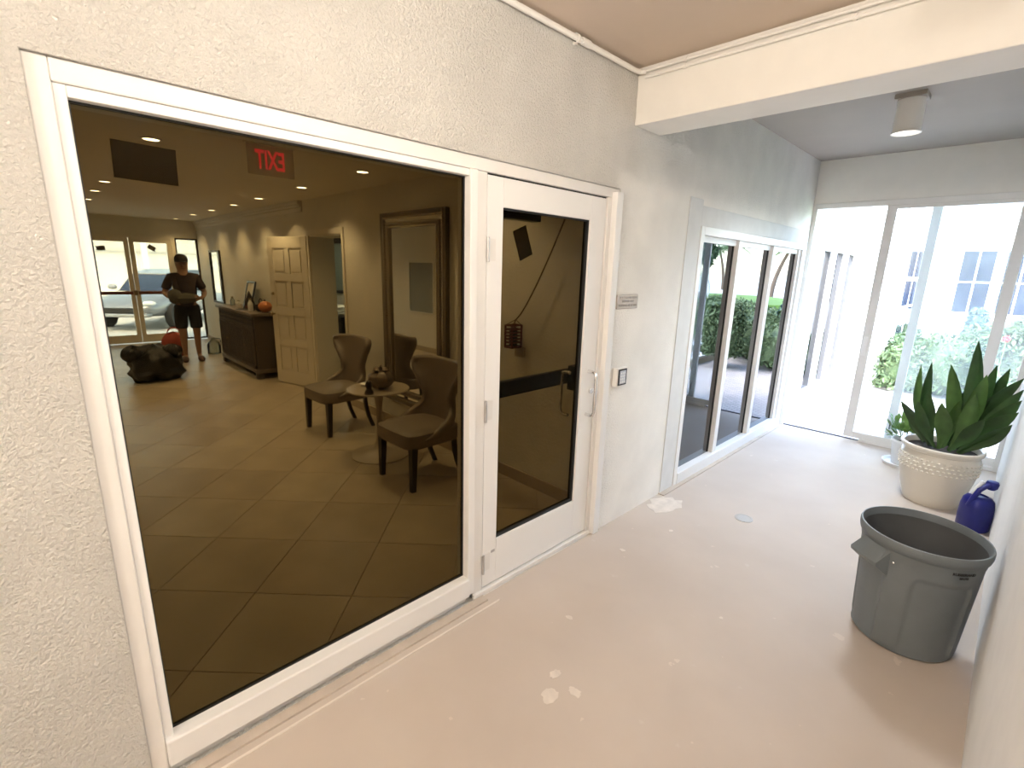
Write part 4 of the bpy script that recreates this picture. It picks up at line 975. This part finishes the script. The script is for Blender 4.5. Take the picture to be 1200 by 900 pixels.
bush('shrub', 'low dark shrub at the foot of the white side wall', 'shrub', [(.32, 10.6, .35, .30, .55, .45), (.36, 11.6, .38, .3, .6, .5)], 2200, .05, 12, 'hedge2')
bush('conifer_shrub', 'small blue-green conifer shrub behind the hedge', 'shrub', [(1.36, 10.9, .55, .22, .25, .62), (1.34, 10.9, .95, .13, .15, .35)], 1500, .04, 13, 'teal')
bush('shrub', 'tall light green shrub at the right edge of the fixed glass panel', 'shrub', [(1.95, 9.35, .62, .32, .36, .62)], 3000, .055, 14, 'hedge')
t = thing('flower', 'single red flower on a tall stem at the right edge', 'flower', (1.72, 8.92, 1.0))
MB().tube([(1.72, 8.92, -.02), (1.72, 8.92, 1.0)], .006, 5).build('stem', 'leafS', t)
for k in range(5):
    a = k*2*PI/5; MB().sphere((1.72+.022*math.cos(a), 8.92+.012*math.sin(a), 1.01+.022*math.sin(a)), .02, .012, .02, 8, 6).build('petal', 'flower', t, smooth=True)
# continuing white wing on the left, outside
w = MB(); WY0, WY1, WZ0, WZ1 = 6.88, 8.84, .16, 2.10
w.box(-.3, -.03, YE+.08, WY0, -.1, 3.2); w.box(-.3, -.03, WY1, 9.5, -.1, 3.2); w.box(-.3, -.03, WY0, WY1, WZ1, 3.2); w.box(-.3, -.03, WY0, WY1, -.1, WZ0); w.box(-.3, -.25, WY0, WY1, WZ0, WZ1)
structure(w.build('wall_wing', 'outwhite'), 'bright white outer wall beyond the sliding door')
structure(B(-.3, .14, 9.5, 9.75, -.1, 3.2).build('wall_wing_return', 'outwhite'), 'white return wall at the end of the outer wing')
w6 = sthing('window_6', 'three-light white framed window in the outer wing', (-.05, 7.8, 0))
for a, b in ((WY0, WY0+.07), (WY1-.07, WY1), (WY0+.62, WY0+.69), (WY0+1.26, WY0+1.33)): B(-.12, -.02, a, b, WZ0, WZ1).build('mullion', 'alu', w6, bevel=.003)
B(-.12, -.015, WY0+.07, WY1-.07, WZ0, WZ0+.09).build('sill', 'alu', w6); B(-.12, -.015, WY0+.07, WY1-.07, WZ1-.06, WZ1).build('head', 'alu', w6)
for a, b in ((WY0+.07, WY0+.62), (WY0+.69, WY0+1.26), (WY0+1.33, WY1-.07)): B(-.085, -.08, a, b, WZ0+.09, WZ1-.06).build('pane', 'wingglass', w6)
# neighbouring building
bd_ = thing('neighbour_building', 'pale building with a porch and eave behind the hedge', 'building', (1.0, 17.0, 0))
B(.14, .34, 9.75, 17.0, -.1, 3.6).build('side_wall', 'outwhite', bd_)
B(.34, 2.4, 17.0, 17.2, -.1, 3.6).build('front_wall', 'outwhite', bd_)
wf = B(.34, .36, 10.5, 12.1, .75, 2.25).build('side_window', 'carglass', bd_)
def muntin_window(par, y0, y1, z0, z1, x, ny, nz):
    fr_ = MB(); fr_.box(x, x+.03, y0-.06, y0, z0-.06, z1+.06); fr_.box(x, x+.03, y1, y1+.06, z0-.06, z1+.06); fr_.box(x, x+.03, y0, y1, z1, z1+.06); fr_.box(x, x+.03, y0, y1, z0-.06, z0)
    fr_.build('window_frame', 'alu', par)
    for k in range(1, ny): B(x, x+.025, y0+(y1-y0)*k/ny-.02, y0+(y1-y0)*k/ny+.02, z0, z1).build('muntin', 'alu', par)
    for k in range(1, nz): B(x, x+.025, y0, y1, z0+(z1-z0)*k/nz-.02, z0+(z1-z0)*k/nz+.02).build('muntin', 'alu', par)
muntin_window(wf, 10.5, 12.1, .75, 2.25, .34, 2, 3)
for a, b in ((.6, 1.2), (1.4, 2.0)):
    wi = B(a, b, 16.97, 17.0, .95, 2.45).build('window', 'carglass', bd_)
    f_ = MB(); f_.box(a-.06, a, 16.94, 17.0, .89, 2.51); f_.box(b, b+.06, 16.94, 17.0, .89, 2.51); f_.box(a, b, 16.94, 17, 2.45, 2.51); f_.box(a, b, 16.94, 17, .89, .95); f_.box((a+b)/2-.02, (a+b)/2+.02, 16.95, 16.97, .95, 2.45); f_.box(a, b, 16.95, 16.97, 1.68, 1.72)
    f_.build('window_frame', 'alu', wi)
rl = MB()
for z in (.25, .95): rl.box(.4, 2.3, 15.4, 15.45, z, z+.05)
ro = rl.build('porch_rail', 'outwhite', bd_)
for k in range(15): B(.42+.125*k, .45+.125*k, 15.41, 15.44, .30, .95).build('baluster', 'outwhite', ro)
for x in (.45, 2.2): B(x, x+.14, 15.35, 15.49, -.1, 3.05).build('porch_post', 'outwhite', bd_)
B(.35, 2.5, 15.2, 17.2, 3.05, 3.2).build('porch_beam', 'outwhite', bd_, bevel=.0)
B(.35, 2.6, 14.9, 18, 3.6, 3.72).build('roof', 'pergola', bd_)
t = thing('patio_canopy', 'grey slatted canopy over the patio seen through the top of the glass', 'canopy', (2.0, 13.2, 3.3))
for k in range(7): B(.5, 2.1, 11.6+.5*k, 11.68+.5*k, 3.22, 3.36).build('slat', 'pergola', t)
for x in (.5, 1.3, 2.02): B(x, x+.08, 11.4, 15.2, 3.36, 3.46).build('rafter', 'outwhite', t)
for x in (2.0,):
    B(x, x+.1, 11.4, 11.5, -.1, 3.36).build('post', 'outwhite', t)
t = thing('wall_lamp', 'small grey porch lamp hanging under the canopy', 'lamp', (1.15, 11.64, 3.22))
MB().lathe([(.02, 0), (.02, -.06), (.07, -.08), (.07, -.24), (0, -.25)], (1.15, 11.64, 3.22), 16, caps=False).build('shade', 'pergola', t, smooth=True)
# hanging egg chair
EX, EY, EZ = 6.7, 18.2, .42
t = thing('egg_chair', 'white hanging egg chair on the lawn mirrored in the far window', 'chair', (EX, EY, EZ))
eg = MB()
for k in range(14):
    a = k/14*PI; eg.tube([(EX+.42*math.cos(a)*math.sin(b), EY+.42*math.sin(a)*math.sin(b), EZ+.72-.60*math.cos(b)) for b in [PI*j/12 for j in range(13)]], .014, 5)
for j in range(3, 10):
    b = PI*j/12; eg.tube([(EX+.42*math.cos(a)*math.sin(b), EY+.42*math.sin(a)*math.sin(b), EZ+.72-.60*math.cos(b)) for a in [-.2+3.5*k/16 for k in range(17)]], .014, 5)
eg.build('basket', 'wicker', t)
MB().sphere((EX, EY, EZ+.42), .36, .36, .22, 18, 10).build('cushion', 'board', t, smooth=True)
MB().tube([(EX, EY, EZ+1.3), (EX, EY, EZ+1.75), (EX+.2, EY+.1, EZ+1.85), (EX+.55, EY+.3, EZ+1.4), (EX+.6, EY+.35, EZ+.02)], .03, 8).build('stand', 'wicker', t, smooth=True)
MB().lathe([(.5, 0), (.5, .03), (.02, .04)], (EX+.35, EY+.2, EZ), 24).build('base', 'wicker', t)
# trees
def palm_tree(label, x, y, hgt, seed, lean=.3):
    r = random.Random(seed); t = thing('palm_tree', label, 'palm tree', (x, y, -.16), 'beach palms')
    pts = [(x+lean*(k/8)**2, y, -.16+hgt*k/8) for k in range(9)]
    MB().tube(pts, [.20-.09*k/8 for k in range(9)], 10).build('trunk', 'trunk', t, smooth=True)
    top = Vector(pts[-1])
    for k in range(15):
        a = 2*PI*k/15+r.uniform(-.2, .2); el = r.uniform(-.1, .9); L_ = hgt*.36
        fr_ = MB(); sp_ = []
        for j in range(9):
            u = j/8; sp_.append(top+Vector((math.cos(a)*L_*u*math.cos(el), math.sin(a)*L_*u*math.cos(el), L_*(u*math.sin(el)-.55*u*u))))
        fr_.tube(sp_, .02, 4)
        sd = Vector((-math.sin(a), math.cos(a), 0))
        for j in range(1, 9):
            for q_ in (0, .5):
                p = sp_[j-1].lerp(sp_[j], q_); ll = L_*.30*math.sin(PI*min(.97, (j+q_)/9.5)+.15)
                for s_ in (-1, 1):
                    e = p+sd*s_*ll+Vector((0, 0, -ll*.45))+(sp_[j]-sp_[j-1])*.6
                    fr_.add([p, p+(sp_[j]-sp_[j-1])*.4, e], [(0, 1, 2)])
        fr_.build('frond', 'palm', t, fix=False)
    return t
palm_tree('tall palm on the beach mirrored in the middle window light', 15.6, 44.0, 4.4, 1)
palm_tree('leaning palm on the beach mirrored in the right window light', 11.8, 42.0, 4.0, 2, -1.0)
palm_tree('distant palm far along the beach', 24.0, 62.0, 5.0, 3, 1.0)
bush('garden_tree', 'broad leafy tree on the lawn mirrored in the left window light', 'tree', [(9.9, 23.5, 3.1, 1.3, 1.3, .9), (9.2, 22.8, 2.5, .7, .8, .55), (10.6, 23.0, 2.3, .9, .9, .7), (9.9, 24.0, 3.9, 1.0, 1.0, .7)], 5000, .17, 21, 'hedge2', None, ([(9.8, 23.3, .3), (9.7, 23.3, 1.2), (9.9, 23.4, 2.3), (9.9, 23.5, 3.4)], [.2, .16, .13, .08], 10))
# ================================================================== PARKING BEYOND THE LOBBY
structure(B(-60, XF-.1, -20, 30, -.14, -.02).build('ground_parking', 'asphalt'), 'pale parking surface outside the far doors')
t = thing('parking_building', 'white carport building across the parking', 'building', (-26, 4, 0))
B(-27, -26, -8, 16, -.1, 3.0).build('wall', 'outwhite', t); B(-27.2, -24.5, -8.5, 16.5, 3.0, 3.25).build('roof', 'outwhite', t)
B(-25.98, -25.9, -8, 16, 1.9, 2.0).build('ledge', 'pergola', t)
for k in range(9): B(-24.9, -24.7, -7.6+2.8*k, -7.4+2.8*k, -.1, 3.0).build('post', 'outwhite', t)
# car
t = thing('car', 'silver grey car parked outside the far entrance doors', 'car', (-14.9, 2.75, -.02), None, math.radians(-38))
st = [ # x, half width, z bottom, z belt
    (-2.15, .70, .42, .78), (-2.05, .80, .34, .92), (-1.5, .87, .26, .97), (-.6, .89, .24, .96), (.4, .89, .24, .94), (1.0, .88, .25, .92), (1.6, .84, .28, .84), (2.0, .76, .34, .70), (2.18, .62, .42, .58)]
rings = []
for x, hw_, zb, zt in st:
    rings.append([(x, -hw_*.9, zb), (x, -hw_, zb+(zt-zb)*.35), (x, -hw_*.97, zb+(zt-zb)*.8), (x, -hw_*.80, zt), (x, hw_*.80, zt), (x, hw_*.97, zb+(zt-zb)*.8), (x, hw_, zb+(zt-zb)*.35), (x, hw_*.9, zb)])
MB().loft(rings).build('body', 'carpaint', t, smooth=True, world=False, sub=1)
cab = [(-1.95, .62, .92, .93), (-1.45, .72, .93, 1.34), (-.8, .74, .93, 1.43), (.0, .74, .92, 1.43), (.5, .73, .92, 1.32), (1.15, .68, .90, .92)]
MB().loft([[(x, -w_, zb), (x, -w_*.82, zt), (x, w_*.82, zt), (x, w_, zb)] for x, w_, zb, zt in cab]).build('windows', 'carglass', t, smooth=True, world=False)
MB().loft([[(x, -w_*.80, zt-.03), (x, -w_*.74, zt+.02), (x, w_*.74, zt+.02), (x, w_*.80, zt-.03)] for x, w_, zb, zt in cab[1:5]]).build('roof', 'carpaint', t, smooth=True, world=False)
for x in (-1.35, 1.35):
    for s_ in (-1, 1):
        wm = MB().tube([(x, s_*.74, .33), (x, s_*.91, .33)], .33, 24).build('wheel', 'tyre', t, smooth=True, world=False)
        MB().tube([(x, s_*.90, .33), (x, s_*.925, .33)], .20, 16).build('rim', 'steel', wm, smooth=True, world=False)
for s_ in (-1, 1):
    MB().sphere((1.98, s_*.60, .66), .14, .14, .07, 12, 8).build('headlamp', 'headlamp', t, smooth=True, world=False)
    MB().sphere((.75, s_*.96, .98), .07, .11, .07, 12, 8).build('side_mirror', 'carpaint', t, smooth=True, world=False)
B(2.10, 2.22, -.40, .40, .44, .56).build('grille', 'tyre', t, bevel=.02, world=False)
B(2.0, 2.24, -.66, .66, .34, .43).build('bumper', 'carpaint', t, bevel=.03, world=False)
